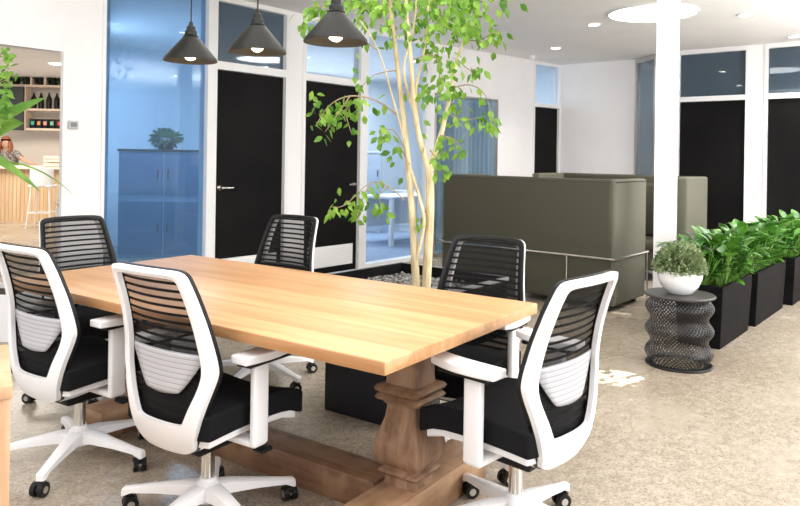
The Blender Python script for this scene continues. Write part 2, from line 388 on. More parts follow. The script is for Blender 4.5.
tag(bl.build('vertical_blind', mat('blue_grey_blind', (.42, .52, .57), .8), loc=A0, rotz=ANG, smooth=False), 'blue-grey vertical blind behind the window left of the narrow black door', 'blind')

# back wall
W = MB(); W.box(10.76, 10.88, 4.17, 5.5, 0, H); W.box(10.35, 10.40, 3.40, 3.70, 0, H)
for (y0, y1) in ((2.26, 2.45), (-6, 1.32)): W.box(10.30, 10.42, y0, y1, 0, H)
struct(W.build('wall_back', M['wall'], smooth=False))
# angled window between
P0 = Vector((10.78, 4.17, 0)); P1 = Vector((10.36, 3.70, 0)); pl = (P1-P0).length; pa = math.atan2(P1.y-P0.y, P1.x-P0.x)
f = MB(); f.box(0, .05, -.03, .05, 0, H); f.box(pl-.05, pl, -.03, .05, 0, H); f.box(.05, pl-.05, -.03, .05, 2.88, H); f.box(.05, pl-.05, -.03, .05, 0, .06)
w4 = struct(f.build('window_4', M['steel'], loc=P0, rotz=pa, smooth=False)); MB().box(.05, pl-.05, .0, .015, .06, 2.88).build('glass_pane', M['grey_glass'], w4, smooth=False)
def back_door(n, y0, y1, hs):
    f = MB(); X = 10.30; w = .04
    f.box(X-.015, X+.12, y0-w, y0, 0, H); f.box(X-.015, X+.12, y1, y1+w, 0, H); f.box(X-.015, X+.12, y0, y1, 2.22, 2.29); f.box(X-.015, X+.12, y0, y1, 2.89, H)
    fr = struct(f.build('trim_%d' % n, M['white_frame'], smooth=False))
    MB().box(X+.04, X+.055, y0, y1, 2.29, 2.89).build('transom_pane', M['dark_glass'], fr, smooth=False)
    d = struct(MB().box(X+.03, X+.07, y0+.004, y1-.004, .008, 2.216).build('door_%d' % n, M['door'], smooth=False))
    yh = y0+.07 if hs < 0 else y1-.07; sg = 1 if hs < 0 else -1
    h = MB(); h.tube([(X+.035, yh, 1.04), (X+.02, yh, 1.04)], .028, 20); h.tube([(X+.03, yh, 1.04), (X-.03, yh, 1.04)], .011, 10)
    h.tube([(X-.03, yh, 1.04), (X-.034, yh+sg*.12, 1.04)], [.012, .010], 10); tag(h.build('door_handle', M['chrome'], d), 'chrome lever handle')
back_door(4, 2.49, 3.36, 1)
back_door(5, 1.36, 2.22, -1)

# unseen right-hand wall, added so the blue glass reflects a dim surface
struct(MB().box(5.0, 16, -5.12, -5.0, 0, H).build('wall_right_added', mat('grey_blue_paint', (.45, .50, .55), .8), smooth=False))
# pillar
pc = at(666.3, 150, 6.3)
struct(MB().box(-.095, .095, -.095, .095, 0, H).build('pillar', M['wall'], loc=(pc.x, pc.y, 0), rotz=math.atan2(pc.y, pc.x), smooth=False))

# offices behind the left wall
W = MB()
def slab(mb, p, q, z0, z1, th=.08):
    p = Vector((*p, 0)); q = Vector((*q, 0)); n = (q-p).normalized().cross(Vector((0, 0, 1)))*th
    mb.hexa([(p.x, p.y, z0), (q.x, q.y, z0), (q.x+n.x, q.y+n.y, z0), (p.x+n.x, p.y+n.y, z0)], [(p.x, p.y, z1), (q.x, q.y, z1), (q.x+n.x, q.y+n.y, z1), (p.x+n.x, p.y+n.y, z1)])
slab(W, (3.10, YL+TH), (5.15, 9.9), 0, H); slab(W, (5.05, 9.9), (7.35, 9.9), 0, H)
struct(W.build('wall_office', M['office_wall'], smooth=False))
W = MB(); slab(W, (5.27, YL+TH), (7.3, 9.9), 0, H); slab(W, (7.2, 9.9), (14, 9.9), 0, H); slab(W, (11.0, 5.5), (14, 9.9), 0, H)
struct(W.build('wall_office_far', mat('bright_office_paint', (.82, .87, .92), .8), smooth=False))
struct(MB().add([(5.30, YL+TH, .006), (10.9, YL+TH, .006), (13.9, 9.9, .006), (7.28, 9.9, .006)], [(0, 1, 2, 3)]).build('floor_office', M['blue_carpet'], smooth=False))
# dark room behind back doors
W = MB(); W.box(12.0, 12.1, -6, 5.6, 0, H)
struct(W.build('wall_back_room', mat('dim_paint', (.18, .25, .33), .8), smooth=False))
# kitchen shell
KB = [at(-40, 150, 15.4), at(100, 150, 15.4)]
W = MB(); slab(W, (KB[0].x-2.5, KB[0].y+2.05), (KB[1].x+1.6, KB[1].y-1.3), 0, H, -.1)
struct(W.build('wall_kitchen', M['kit_wall'], smooth=False))

# wall thermostat
p = Vector((2.73+.14, YL, 1.62)); tp = at(72.5, 125, 5.95)
t = empty('thermostat', (2.812, YL-.012, tp.z), 0, 'small grey thermostat screen on the white wall left of the blue glass', 'thermostat')
MB().rbox(-.04, .04, -.012, .012, -.034, .034, .004).build('housing', mat('thermostat_grey', (.5, .5, .5), .4), t)
MB().box(-.026, .026, -.015, -.0115, -.018, .020).build('screen', mat('thermostat_screen', (.18, .20, .20), .3), t, smooth=False)

# ------------------------------------------------------------------ office furniture
def cabinet(name, loc, rz, w, d, h, m, label, rows, cols):
    c = empty(name, loc, rz, label, 'cabinet')
    MB().box(-w/2, w/2, 0, d, 0, h).build('body', m[0], c, smooth=False)
    MB().box(-w/2-.01, w/2+.01, -.03, d, h, h+.03).build('top_board', m[2], c, smooth=False)
    for (z0, z1) in rows:
        for k in range(cols):
            x0 = -w/2+w/cols*k+.012; x1 = x0+w/cols-.024
            dd = MB().box(x0, x1, -.02, 0, z0, z1).build('cabinet_door', m[1], c, smooth=False)
            hx = x1-.05 if k % 2 == 0 else x0+.05
            MB().tube([(hx, -.02, (z0+z1)/2-.05), (hx, -.05, (z0+z1)/2-.05), (hx, -.05, (z0+z1)/2+.05), (hx, -.02, (z0+z1)/2+.05)], .008, 6).build('handle', M['black_pl'], dd)
    return c
cp = at(164, 160, 9.3); crz = CYAW - PI/2 + R(4)
cabinet('storage_cabinet', (cp.x, cp.y, 0), crz, 1.16, .40, 1.40, (mat('cabinet_body', (.34, .46, .62), .5), M['cab_blue'], M['black_pl']), 'wide blue storage cabinet with two rows of doors behind the blue glass', [(.05, .74), (.83, 1.38)], 2)
sp = at(166, 150, 9.5)
s = empty('potted_shrub', (sp.x, sp.y, 1.43), 0, 'round leafy shrub on top of the cabinet behind the blue glass', 'plant')
MB().lathe([(0, 0), (.09, 0), (.12, .10), (.105, .10), (0, .08)], n=20).build('pot', M['black_pl'], s)
lf = MB()
for k in range(700):
    v = Vector((random.gauss(0, 1), random.gauss(0, 1), random.gauss(0, 1))).normalized(); rr = .19*random.uniform(.3, 1)
    q = Vector((v.x*rr, v.y*rr, .15+v.z*rr*.6)); lf.leaf(q, v+Vector((0, 0, .2)), Vector((random.random(), random.random(), 1)), .06, .03, n=3)
lf.build('foliage', M['dark_leaf'], s, smooth='leaf')
# desk seen through the far glass
dp = at(391, 240, 10.9)
d = empty('office_desk', (dp.x, dp.y, 0), 0, 'white office desk on blue carpet behind the clear glass', 'desk')
MB().box(-.04, 1.5, -.04, .75, .73, .76).build('desk_top', M['cab_light'], d, smooth=False)
for (x, y) in ((0, 0), (1.42, 0), (0, .69), (1.42, .69)): MB().box(x-.03, x+.03, y-.03, y+.03, .006, .73).build('leg', M['white_frame'], d, smooth=False)
MB().box(.1, 1.4, .60, .62, .25, .72).build('modesty_panel', M['cab_light'], d, smooth=False)
cp = at(364, 160, 12.7)
cabinet('filing_cabinet', (cp.x, cp.y, 0), CYAW-PI/2, .62, .5, 1.45, (M['cab_light'], mat('pale_blue_door', (.42, .48, .57), .5), M['cab_light']), 'pale tall cupboard standing in the office behind the second black door', [(.05, .70), (.74, 1.42)], 1)
cp = at(428, 160, 13.2)
cabinet('low_cupboard', (cp.x, cp.y, 0), CYAW-PI/2, 1.3, .5, .72, (M['cab_light'], M['cab_light'], M['cab_light']), 'low white cupboard behind the white office desk', [(.12, .70)], 3)

# ------------------------------------------------------------------ kitchen
bp_ = at(30, 150, 13.6); brz = CYAW - PI/2 + R(6)
bar = empty('kitchen_bar', (bp_.x, bp_.y, 0), brz, 'timber-slatted kitchen bar with pale counter seen through the wall opening', 'counter')
MB().box(-2.6, 1.7, .12, .62, 0, 1.04).build('slatted_front', M['bar_wood'], bar, smooth=False)
MB().rbox(-2.65, 1.75, 0, .72, 1.04, 1.10, .006).build('countertop', mat('pale_counter', (.86, .74, .60), .4), bar)
sl = MB()
for k in range(60):
    x = -2.56+k*.071; sl.box(x, x+.012, .112, .12, .03, 1.03)
sl.build('slat_battens', mat('slat_line', (.55, .38, .22), .6), bar, smooth=False)
# shelving on the kitchen back wall; local frame of the shelf
KR = brz; kp = at(30, 150, 15.0)
def KW(x, y, z): return Matrix.Rotation(KR, 4, 'Z') @ Vector((x, y, 0)) + Vector((kp.x, kp.y, z))
def kz(py): return CH + (152.3-py)*15.0/CF
def kx(px): return (px-30)*15.0/CF
sh = empty('wall_shelving', (kp.x, kp.y, 0), KR, 'pale timber open shelving on the kitchen wall above the bar', 'shelving')
SY = (-.16, .16)
zs = [kz(85.5), kz(109), kz(128.5)]
for k, z in enumerate(zs):
    x0 = -1.6 if k == 0 else kx(27)
    MB().box(x0, 1.3, *SY, z-.045, z).build('shelf_board', M['shelf_wood'], sh, smooth=False)
for (x, z0, z1) in ((kx(27.5), zs[2]-.04, zs[0]-.045), (kx(33), zs[0], kz(73)), (kx(46), zs[0], kz(73))):
    MB().box(x-.02, x+.02, *SY, z0, z1).build('upright', M['shelf_wood'], sh, smooth=False)
bb = tag(MB().box(-.26, .26, -.03, .03, 0, kz(88)-kz(131)).build('menu_board', M['blackboard'], loc=KW(kx(15), -.205, kz(131)), rotz=KR, smooth=False), 'charcoal panel hanging left of the shelf uprights in the kitchen', 'board')
names = ['first', 'second', 'third', 'fourth', 'fifth', 'sixth']
def mini_plant(loc, sc, label, group):
    r = empty('shelf_plant', loc, 0, label, 'plant', group)
    MB().lathe([(0, 0), (.06*sc, 0), (.08*sc, .1*sc), (.07*sc, .1*sc), (0, .09*sc)], n=16).build('pot', M['black_pl'], r)
    lf = MB()
    for k in range(160):
        v = Vector((random.gauss(0, 1), random.gauss(0, 1), random.gauss(.2, 1))).normalized(); rr = .125*sc*random.uniform(.3, 1)
        lf.leaf(Vector((0, 0, .17*sc))+Vector((v.x*.8, v.y*.8, v.z))*rr, v, Vector((random.random(), random.random(), 1)), .07*sc, .035*sc, n=3)
    lf.build('foliage', M['dark_leaf'], r, smooth='leaf')
for k, px in enumerate((3, 15.5, 27, 40, 51.5, 61.5)):
    mini_plant(KW(kx(px), 0, zs[0]), 1.3, 'dark green potted plant on the top kitchen shelf, %s from the left' % names[k], 'plants on the top kitchen shelf')
for k, px in enumerate((33, 40, 47.5, 55, 61.5)):
    b = empty('black_bottle', KW(kx(px), 0, zs[1]), 0, 'black bottle on the middle kitchen shelf, %s from the left' % names[k], 'bottle', 'bottles on the middle kitchen shelf')
    MB().lathe([(0, 0), (.055, 0), (.055, .22), (.022, .29), (.022, .33), (0, .33)], n=14).build('body', M['black_pl'], b)
    MB().lathe([(0, .33), (.026, .33), (.026, .36), (0, .36)], n=14).build('cap', M['grey_pl'], b)
for k, (px, c, nm) in enumerate(((33, (.05, .5, .4), 'teal'), (39, (.8, .3, .08), 'orange'), (45, (.75, .35, .35), 'pink'), (51.5, (.2, .6, .4), 'green'), (58.5, (.75, .06, .06), 'red'), (64.5, (.15, .15, .17), 'grey'))):
    b = empty('tea_canister', KW(kx(px), 0, zs[2]), KR, 'black canister with a %s label on the lower kitchen shelf' % nm, 'canister', 'labelled canisters on the lower kitchen shelf')
    MB().rbox(-.055, .055, -.06, .06, 0, .20, .008).build('body', M['black_pl'], b)
    MB().rbox(-.032, .032, -.064, -.058, .07, .15, .002).build('canister_label', mat('label_'+nm, c, .5), b)
# bar stool
sp = at(43, 200, 12.85)
st = empty('bar_stool', (sp.x, sp.y, 0), brz, 'white bar stool with low curved back at the kitchen bar', 'stool')
def shellfn(v): return (v.x*(1+.15*max(0, v.z-.75)), v.y + .12*v.x*v.x*8*0 - .0, v.z)
MB().rbox(-.20, .20, -.18, .20, .74, .775, .014).build('seat', M['plastic'], st)
b = MB(); n = 14
secs = []
for i in range(n+1):
    a = R(-75 + 150*i/n); x = .21*math.sin(a); y = -.02-.19*math.cos(a)
    x2 = .185*math.sin(a); y2 = -.02-.165*math.cos(a)
    secs.append([(x, y, .76), (x*1.04, y*1.06, 1.07), (x2*1.04, y2*1.06, 1.07), (x2, y2, .76)])
b.prism(secs).build('backrest', M['plastic'], st)
for (sx, sy) in ((1, 1), (1, -1), (-1, 1), (-1, -1)):
    MB().tube([(sx*.15, sy*.14, .75), (sx*.21, sy*.20, 0)], .013, 8).build('leg', M['plastic'], st)
fr = MB(); q = .19
for a, c in (((q, q), (-q, q)), ((-q, q), (-q, -q)), ((-q, -q), (q, -q)), ((q, -q), (q, q))): fr.tube([(*a, .28), (*c, .28)], .010, 6)
fr.build('footrest', M['plastic'], st)
# crate on the bar
cp = at(55, 165, 13.75)
cr = empty('wooden_crate', (cp.x, cp.y, 1.10), brz, 'small slatted crate at the right end of the kitchen bar', 'crate')
g = MB()
for z in (.01, .08, .15):
    g.box(-.17, .17, -.12, -.105, z, z+.05); g.box(-.17, .17, .105, .12, z, z+.05); g.box(-.17, -.155, -.105, .105, z, z+.05); g.box(.155, .17, -.105, .105, z, z+.05)
g.box(-.17, .17, -.12, .12, 0, .01)
g.build('slats', M['shelf_wood'], cr, smooth=False)
for k, (x, y, c) in enumerate(((-.09, 0, (.7, .5, .1)), (.0, .03, (.35, .45, .12)), (.09, -.01, (.6, .25, .08)))):
    tag(MB().lathe([(0, 0), (.03, .004), (.052, .03), (.056, .055), (.045, .09), (.02, .104), (0, .098)], n=14).build('fruit', mat('fruit_%d' % k, c, .5), loc=KW(0, 0, 0)*0 + cr.location + Matrix.Rotation(brz, 3, 'Z') @ Vector((x, y, .011))),
        '%s piece of fruit inside the slatted crate on the kitchen bar' % ('yellow', 'green', 'orange')[k], 'fruit', 'fruit in the kitchen crate')
# pot plant beside wall edge, beyond the opening
wp = at(63.5, 200, 10.4)
w = empty('floor_plant', (wp.x, wp.y, 0), 0, 'leafy plant in a tall white pot just beyond the wall opening', 'plant')
MB().lathe([(0, 0), (.09, 0), (.11, .55), (.095, .55), (.09, .5), (0, .5)], n=24).build('pot', M['ceramic'], w)
lf = MB()
for k in range(60):
    a = random.uniform(0, 2*PI); lf.leaf((0, 0, .5), (math.cos(a)*.5, math.sin(a)*.5, random.uniform(.6, 1.4)), (0, 0, 1), random.uniform(.14, .28), .05, n=4)
lf.build('foliage', M['broad_leaf'], w, smooth='leaf')

# person behind the bar: skinned body
def person():
    base = at(11, 150, 14.45); root = empty('person', (base.x, base.y, 0), brz + PI, 'auburn-haired person in grey patterned top leaning on the kitchen bar', 'person')
    # local: +y is forward (towards the bar and the camera)
    J = {}; V = []; Rr = []; E = []
    def jt(n, p, r, par=None):
        J[n] = len(V); V.append(p); Rr.append(r)
        if par is not None: E.append((J[par], J[n]))
    jt('pelvis', (0, 0, .93), .125); jt('waist', (0, .03, 1.07), .115, 'pelvis'); jt('chest', (0, .11, 1.24), .135, 'waist'); jt('upchest', (0, .17, 1.35), .11, 'chest')
    jt('neck', (0, .21, 1.43), .05, 'upchest'); jt('skull', (0, .25, 1.52), .085, 'neck'); jt('crown', (0, .26, 1.60), .07, 'skull')
    for s in (-1, 1):
        k = 'l' if s < 0 else 'r'
        jt(k+'hip', (s*.09, 0, .88), .095, 'pelvis'); jt(k+'knee', (s*.10, .03, .48), .058, k+'hip'); jt(k+'ankle', (s*.10, -.02, .09), .04, k+'knee'); jt(k+'toe', (s*.11, .14, .035), .03, k+'ankle')
        jt(k+'sh', (s*.17, .17, 1.34), .055, 'upchest')
    # local x runs to the photo's left because the figure is turned round; the reaching arm goes to the photo's right
    jt('lel', (-.36, .30, 1.22), .040, 'lsh'); jt('lwr', (-.55, .42, 1.15), .026, 'lel'); jt('lpalm', (-.62, .46, 1.135), .030, 'lwr')
    jt('rel', (.24, .30, 1.19), .040, 'rsh'); jt('rwr', (.10, .46, 1.15), .026, 'rel'); jt('rpalm', (.04, .50, 1.135), .030, 'rwr')
    me = bpy.data.meshes.new('body'); me.from_pydata(V, E, []); me.materials.append(M['skin'])
    o = bpy.data.objects.new('body', me); col.objects.link(o); o.parent = root
    sk = o.modifiers.new('skin', 'SKIN'); sk.use_smooth_shade = True
    for i, r in enumerate(Rr): me.skin_vertices[0].data[i].radius = (r, r*(.85 if i < 4 else 1))
    me.skin_vertices[0].data[0].use_root = True
    o.modifiers.new('sub', 'SUBSURF').levels = 1; o.modifiers['sub'].render_levels = 2
    # fingers
    for (p, dx, dy) in (((-.62, .46, 1.13), -.8, .6), ((.04, .50, 1.13), -.8, .6)):
        fg = MB(); d = Vector((dx, dy, 0)).normalized(); n = Vector((-d.y, d.x, 0))
        for q in range(4):
            a = Vector(p)+d*.02+n*(q-1.5)*.019; l = (.066, .078, .072, .056)[q]
            fg.tube([a, a+d*l*.45+Vector((0, 0, .006)), a+d*l*.8, a+d*l+Vector((0, 0, -.012))], [.0095, .009, .008, .006], 8)
        a = Vector(p)-n*.02; fg.tube([a, a-n*.025+d*.025, a-n*.03+d*.05], [.011, .0095, .007], 8)
        fg.build('fingers', M['skin'], root)
    # clothing
    sh_ = MB()
    def ring(c, rx, ry, n=18, tilt=0): return [(c[0]+rx*math.cos(2*PI*i/n), c[1]+ry*math.sin(2*PI*i/n), c[2]+tilt*math.sin(2*PI*i/n)) for i in range(n)]
    sh_.prism([ring((0, 0, .86), .165, .125), ring((0, .03, 1.04), .15, .12), ring((0, .10, 1.22), .185, .135), ring((0, .155, 1.33), .19, .12), ring((0, .19, 1.395), .10, .08)])
    for s, el in ((-1, (-.30, .26, 1.255)), (1, (.22, .26, 1.23))): sh_.tube([(s*.13, .16, 1.34), (s*.19, .18, 1.32), el], [.075, .068, .055], 12)
    sh_.build('top', M['top_cloth'], root)
    tr_ = MB().prism([ring((0, 0, .78), .17, .125), ring((0, 0, .94), .16, .12)])
    for s in (-1, 1): tr_.tube([(s*.09, 0, .86), (s*.10, .03, .48), (s*.10, -.02, .12)], [.10, .072, .055], 12)
    tr_.build('trousers', M['trousers'], root)
    hr = MB(); c = Vector((0, .235, 1.575))
    bm = bmesh.new(); bmesh.ops.create_uvsphere(bm, u_segments=24, v_segments=14, radius=1)
    vs = [(c.x+v.co.x*.098, c.y-.012+v.co.y*.105, c.z+v.co.z*.11) for v in bm.verts]
    bm.verts.index_update(); keep = [f for f in bm.faces if not (f.calc_center_median().y > .35 and f.calc_center_median().z < .45)]
    hr.add(vs, [[v.index for v in f.verts] for f in keep]); bm.free()
    for k in range(26):
        a = R(150+240*k/25+0); x = math.cos(a); y = math.sin(a)
        hr.tube([(c.x+x*.09, c.y+y*.09, c.z), (c.x+x*.115, c.y+y*.10, c.z-.12), (c.x+x*.10, c.y+.02+y*.09, c.z-.24)], [.02, .024, .008], 6)
    hr.build('hair', M['hair'], root)
    for s in (-1, 1): MB().lathe([(0, -.008), (.007, -.004), (.009, 0), (.007, .004), (0, .008)], (s*.032, .332, 1.548), 10).build('eye', M['black_pl'], root)
    MB().add([(-.012, .33, 1.505), (.012, .33, 1.505), (0, .335, 1.55), (0, .362, 1.51)], [(0, 1, 3), (1, 2, 3), (2, 0, 3), (0, 2, 1)]).build('nose', M['skin'], root)
    MB().tube([(-.022, .326, 1.478), (0, .334, 1.475), (.022, .326, 1.478)], [.003, .006, .003], 6).build('mouth', mat('lips', (.5, .16, .14), .5), root)
person()

# ------------------------------------------------------------------ conference table
TP = Vector((1.5994, 1.366, 0)); TA = .0802; TL, TW = 2.2626, 1.0987
tab = empty('conference_table', TP, TA, 'long honey-coloured timber conference table with chunky carved pedestals', 'table')
# local: x across (0..TW), y along (0..TL)
MB().rbox(0, TW, 0, TL, .716, .76, .006, 2).build('tabletop', M['top_wood'], tab)
MB().box(.16, TW-.16, .28, .36, .655, .716).build('apron', M['leg_wood'], tab, smooth=False, bevel=.004)
for yy, fh in ((.275, .46), (TL-.34, .30)):
    c = (TW/2, yy)
    ped = empty('pedestal_tmp', (0, 0, 0)); bpy.data.objects.remove(ped)
    prof = [(.135, .0), (.135, .085), (.125, .095)]
    def sq(prof, r2=.012):
        secs = []
        for (h, z) in prof:
            b = .006; s = []
            for sx, sy in ((1, 1), (-1, 1), (-1, -1), (1, -1)):
                p1 = (c[0]+sx*(h-b), c[1]+sy*h, z); p2 = (c[0]+sx*h, c[1]+sy*(h-b), z)
                s += ([p2, p1] if sx*sy > 0 else [p1, p2])
            secs.append(s)
        return secs
    P = [(.070, .128), (.070, .165), (.084, .172), (.090, .182), (.084, .190), (.076, .194), (.076, .203), (.090, .212), (.100, .235), (.103, .262), (.098, .300), (.086, .340), (.072, .380), (.067, .415), (.066, .432),
         (.074, .438), (.078, .448), (.094, .452), (.101, .462), (.094, .472), (.083, .476), (.097, .484), (.104, .496), (.096, .506), (.071, .512), (.068, .54), (.068, .717)]
    pd = MB().prism(sq(P)).build('pedestal', M['leg_wood'], tab)
    MB().rbox(TW/2-fh, TW/2+fh, yy-.088, yy+.088, 0, .13, .008, 2).build('foot_beam', M['foot_wood'], tab)
MB().rbox(TW/2-.085, TW/2+.085, .38, TL-.42, .0, .125, .008, 2).build('stretcher_beam', M['beam_wood'], tab)

# ------------------------------------------------------------------ office chair
def interp(tab_, z):
    if z <= tab_[0][0]: return tab_[0][1]
    for (a, b), (c, d) in zip(tab_, tab_[1:]):
        if z <= c:
            t = (z-a)/(c-a); return b+(d-b)*t
    return tab_[-1][1]
PROF = [(.32, -.165), (.36, -.195), (.42, -.212), (.50, -.218), (.60, -.212), (.68, -.214), (.78, -.232), (.88, -.262), (.99, -.305)]
def smoothprof(z): return sum(interp(PROF, z+dz) for dz in (-.03, -.015, 0, .015, .03))/5
def S(y, z): return smoothprof(z) + .75*y*y
def catmull(pts, n=4):
    out = []
    P = [pts[0]] + list(pts) + [pts[-1]]
    for i in range(1, len(P)-2):
        for k in range(n):
            t = k/n; a, b, c, d = P[i-1], P[i], P[i+1], P[i+2]
            out.append(tuple(.5*((2*b[j]) + (c[j]-a[j])*t + (2*a[j]-5*b[j]+4*c[j]-d[j])*t*t + (3*b[j]-a[j]-3*c[j]+d[j])*t**3) for j in (0, 1)))
    out.append(pts[-1]); return out
OUT = [(0, .985), (.10, .984), (.160, .980), (.184, .966), (.193, .935), (.208, .83), (.225, .72), (.237, .648), (.235, .615), (.215, .555), (.183, .468), (.155, .390), (.135, .350), (.10, .332), (.05, .328), (0, .327)]
INN = [(0, .957), (.09, .956), (.135, .953), (.152, .944), (.158, .92), (.168, .83), (.180, .72), (.189, .64), (.184, .60), (.168, .555), (.142, .50), (.119, .452), (.107, .442), (.08, .438), (.04, .437), (0, .437)]
def loop(pts):
    h = catmull(pts, 4); return h + [(-y, z) for (y, z) in reversed(h[1:-1])]
OL, IL = loop(OUT), loop(INN)
def back_loop(grow, x_back, x_front, bulge, part=1):
    mb = MB(); n = len(OL); secs = []
    for (oy, oz), (iy, iz) in zip(OL, IL):
        d = Vector((oy-iy, oz-iz)); d = d.normalized()*grow if d.length else d
        Oy, Oz, Iy, Iz = oy+d.x, oz+d.y, oy+(iy-oy)*part, oz+(iz-oz)*part
        My, Mz = (Oy+Iy)/2, (Oz+Iz)/2
        secs.append([(S(Oy, Oz)+x_front, Oy, Oz), (S(Iy, Iz)+x_front, Iy, Iz), (S(Iy, Iz)+x_back, Iy, Iz), (S(My, Mz)+x_back-bulge, My, Mz), (S(Oy, Oz)+x_back, Oy, Oz)])
    k = 5
    for s_ in secs: mb.v += s_
    for i in range(n):
        i2 = (i+1) % n
        for j in range(k):
            j2 = (j+1) % k; mb.f.append((i*k+j, i2*k+j, i2*k+j2, i*k+j2))
    return mb
def half(tabl, z):
    h = sorted([(q[1], q[0]) for q in catmull(tabl, 4)]); return interp(h, z)
def make_chair():
    c = empty('office_chair', (0, 0, 0))
    back_loop(0, -.024, -.004, .007).build('back_frame', M['plastic'], c)['label'] = 'white back frame'
    back_loop(.004, -.004, .009, 0, .58).build('back_rim', M['black_pl'], c)['label'] = 'black rim round the backrest'
    net = MB(); NZ, NY = 40, 12
    MID = [(iy+(oy-iy)*.72, iz+(oz-iz)*.72) for (oy, oz), (iy, iz) in zip(OUT, INN)]
    z0, z1 = MID[-1][1]+.003, MID[0][1]-.001
    for i in range(NZ+1):
        z = z0 + (z1-z0)*i/NZ; w = max(.02, half(MID, z))
        for j in range(NY+1):
            y = -w + 2*w*j/NY; net.v.append((S(y, z)+.0105, y, z))
    for i in range(NZ):
        for j in range(NY):
            a = i*(NY+1)+j; net.f.append((a, a+1, a+NY+2, a+NY+1))
    net.build('back_netting', M['net'], c)
    lp = MB()
    for i in range(13):
        t = i/12; z = .545+.140*t; w = .082+(.195-.082)*t**.85
        w = min(w, half(INN, z)-.004)
        for j in range(9):
            y = -w+2*w*j/8; lp.v.append((S(y, z)-.006, y, z+.008*(1-(j-4)**2/16)*(-1 if i == 0 else 0)))
    for i in range(12):
        for j in range(8):
            a = i*9+j; lp.f.append((a, a+1, a+10, a+9))
    lo = lp.build('lumbar_pad', M['lumbar'], c); so = lo.modifiers.new('s', 'SOLIDIFY'); so.thickness = .006; lo['label'] = 'pale grey lumbar pad'
    def seatfn(v):
        x, y, z = v; t = (x+.2)/.48
        z2 = z + .012*math.sin(PI*min(1, max(0, t))) - .035*max(0, (t-.75)/.25)**2 + .35*y*y
        return (x, y*(1-.10*(1-t)), z2)
    MB().rbox(-.195, .262, -.242, .242, .375, .462, .034, 5, seatfn, cuts=7).build('seat', M['fabric'], c)
    MB().rbox(-.18, .242, -.222, .222, .348, .392, .018, 3, seatfn, cuts=5).build('seat_shell', M['plastic'], c)
    MB().box(.02, .065, -.2452, -.2435, .415, .421).build('seat_tag', M['grey_pl'], c, smooth=False)
    MB().rbox(-.10, .10, -.065, .065, .275, .352, .014).build('tilt_mechanism', M['black_pl'], c)
    # white spine carrying the back
    sp = MB()
    for s in (-1, 1):
        sp.prism([[(x, s*y0, z), (x, s*(y0+.05), z), (x, s*(y0+.05), z+.028), (x, s*y0, z+.028)] for (x, y0, z) in ((.02, .03, .322), (-.09, .04, .318), (-.16, .055, .325), (-.200, .06, .352))])
    sp.build('back_bracket', M['plastic'], c, bevel=.004)
    lv = MB().tube([(.06, -.05, .305), (.06, -.17, .300), (.062, -.20, .296)], [.007, .007, .007], 8); lv.rbox(.035, .09, -.245, -.19, .286, .302, .006)
    lv.build('lever', M['black_pl'], c)
    MB().cyl((0, 0), .0145, .15, .30, 20).lathe([(0, .12), (.025, .12), (.025, .262), (.0145, .27)], n=24).build('gas_lift', M['chrome'], c)
    sb = MB(); sb.lathe([(0, .075), (.045, .075), (.055, .10), (.050, .135), (.032, .150), (.030, .16), (0, .16)], n=24)
    for k in range(5):
        a = 2*PI*k/5; d = Vector((math.cos(a), math.sin(a), 0)); n = Vector((-d.y, d.x, 0)); secs = []
        for (r, w, z0, z1) in ((.02, .038, .088, .142), (.09, .031, .094, .138), (.20, .024, .088, .118), (.30, .020, .078, .099), (.335, .019, .062, .094), (.343, .014, .062, .086)):
            b0 = d*r
            secs.append([b0-n*w+Vector((0, 0, z0)), b0+n*w+Vector((0, 0, z0)), b0+n*w*.9+Vector((0, 0, z1-.006)), b0+n*w*.45+Vector((0, 0, z1)), b0-n*w*.45+Vector((0, 0, z1)), b0-n*w*.9+Vector((0, 0, z1-.006))])
        sb.prism(secs)
    sb.build('star_base', M['plastic'], c)
    cast = MB()
    for s in (-1, 1): cast.tube([(-.012, s*.007, .029), (-.012, s*.026, .029)], .029, 24)
    cast.rbox(-.030, .012, -.018, .018, .034, .060, .008); cast.tube([(0, 0, .05), (0, 0, .072)], .009, 10)
    cap = MB().tube([(-.012, -.0285, .029), (-.012, .0285, .029)], .014, 16)
    c0 = None
    for k in range(5):
        a = 2*PI*k/5; loc = (.325*math.cos(a), .325*math.sin(a), 0)
        if c0 is None: ct = cast.build('castor', M['black_pl'], c, loc=loc); hc = cap.build('hub_cap', M['steel'], ct); c0 = ct
        else:
            ct = c0.copy(); col.objects.link(ct); ct.location = loc; h2 = hc.copy(); col.objects.link(h2); h2.parent = ct
        ct.rotation_euler.z = (1.1, 2.6, -.5, .4, 4.2)[k]
    for s in (-1, 1):
        m_ = MB()
        m_.rbox(-.042, .032, s*.262-.014, s*.262+.014, .34, .645, .010, 3)
        m_.rbox(-.036, .026, min(s*.10, s*.27), max(s*.10, s*.27), .335, .357, .007, 2)
        ar = m_.build('armrest', M['plastic'], c)
        def padfn(v, s=s): x, y, z = v; t = abs(x-.03)/.13; return (x, s*.26+(y-s*.26)*(1-.18*t*t), z+.010*t*t*(1 if x > 0 else .2)-.0)
        MB().rbox(-.11, .160, s*.26-.046, s*.26+.046, .645, .675, .013, 4, padfn, cuts=4).build('arm_pad', M['plastic'], ar)
        MB().rbox(-.085, .135, s*.26-.034, s*.26+.034, .632, .647, .005, 2).build('arm_pad_underside', M['black_pl'], ar)
    return c
proto = make_chair()
def Dg(a): return R(a)
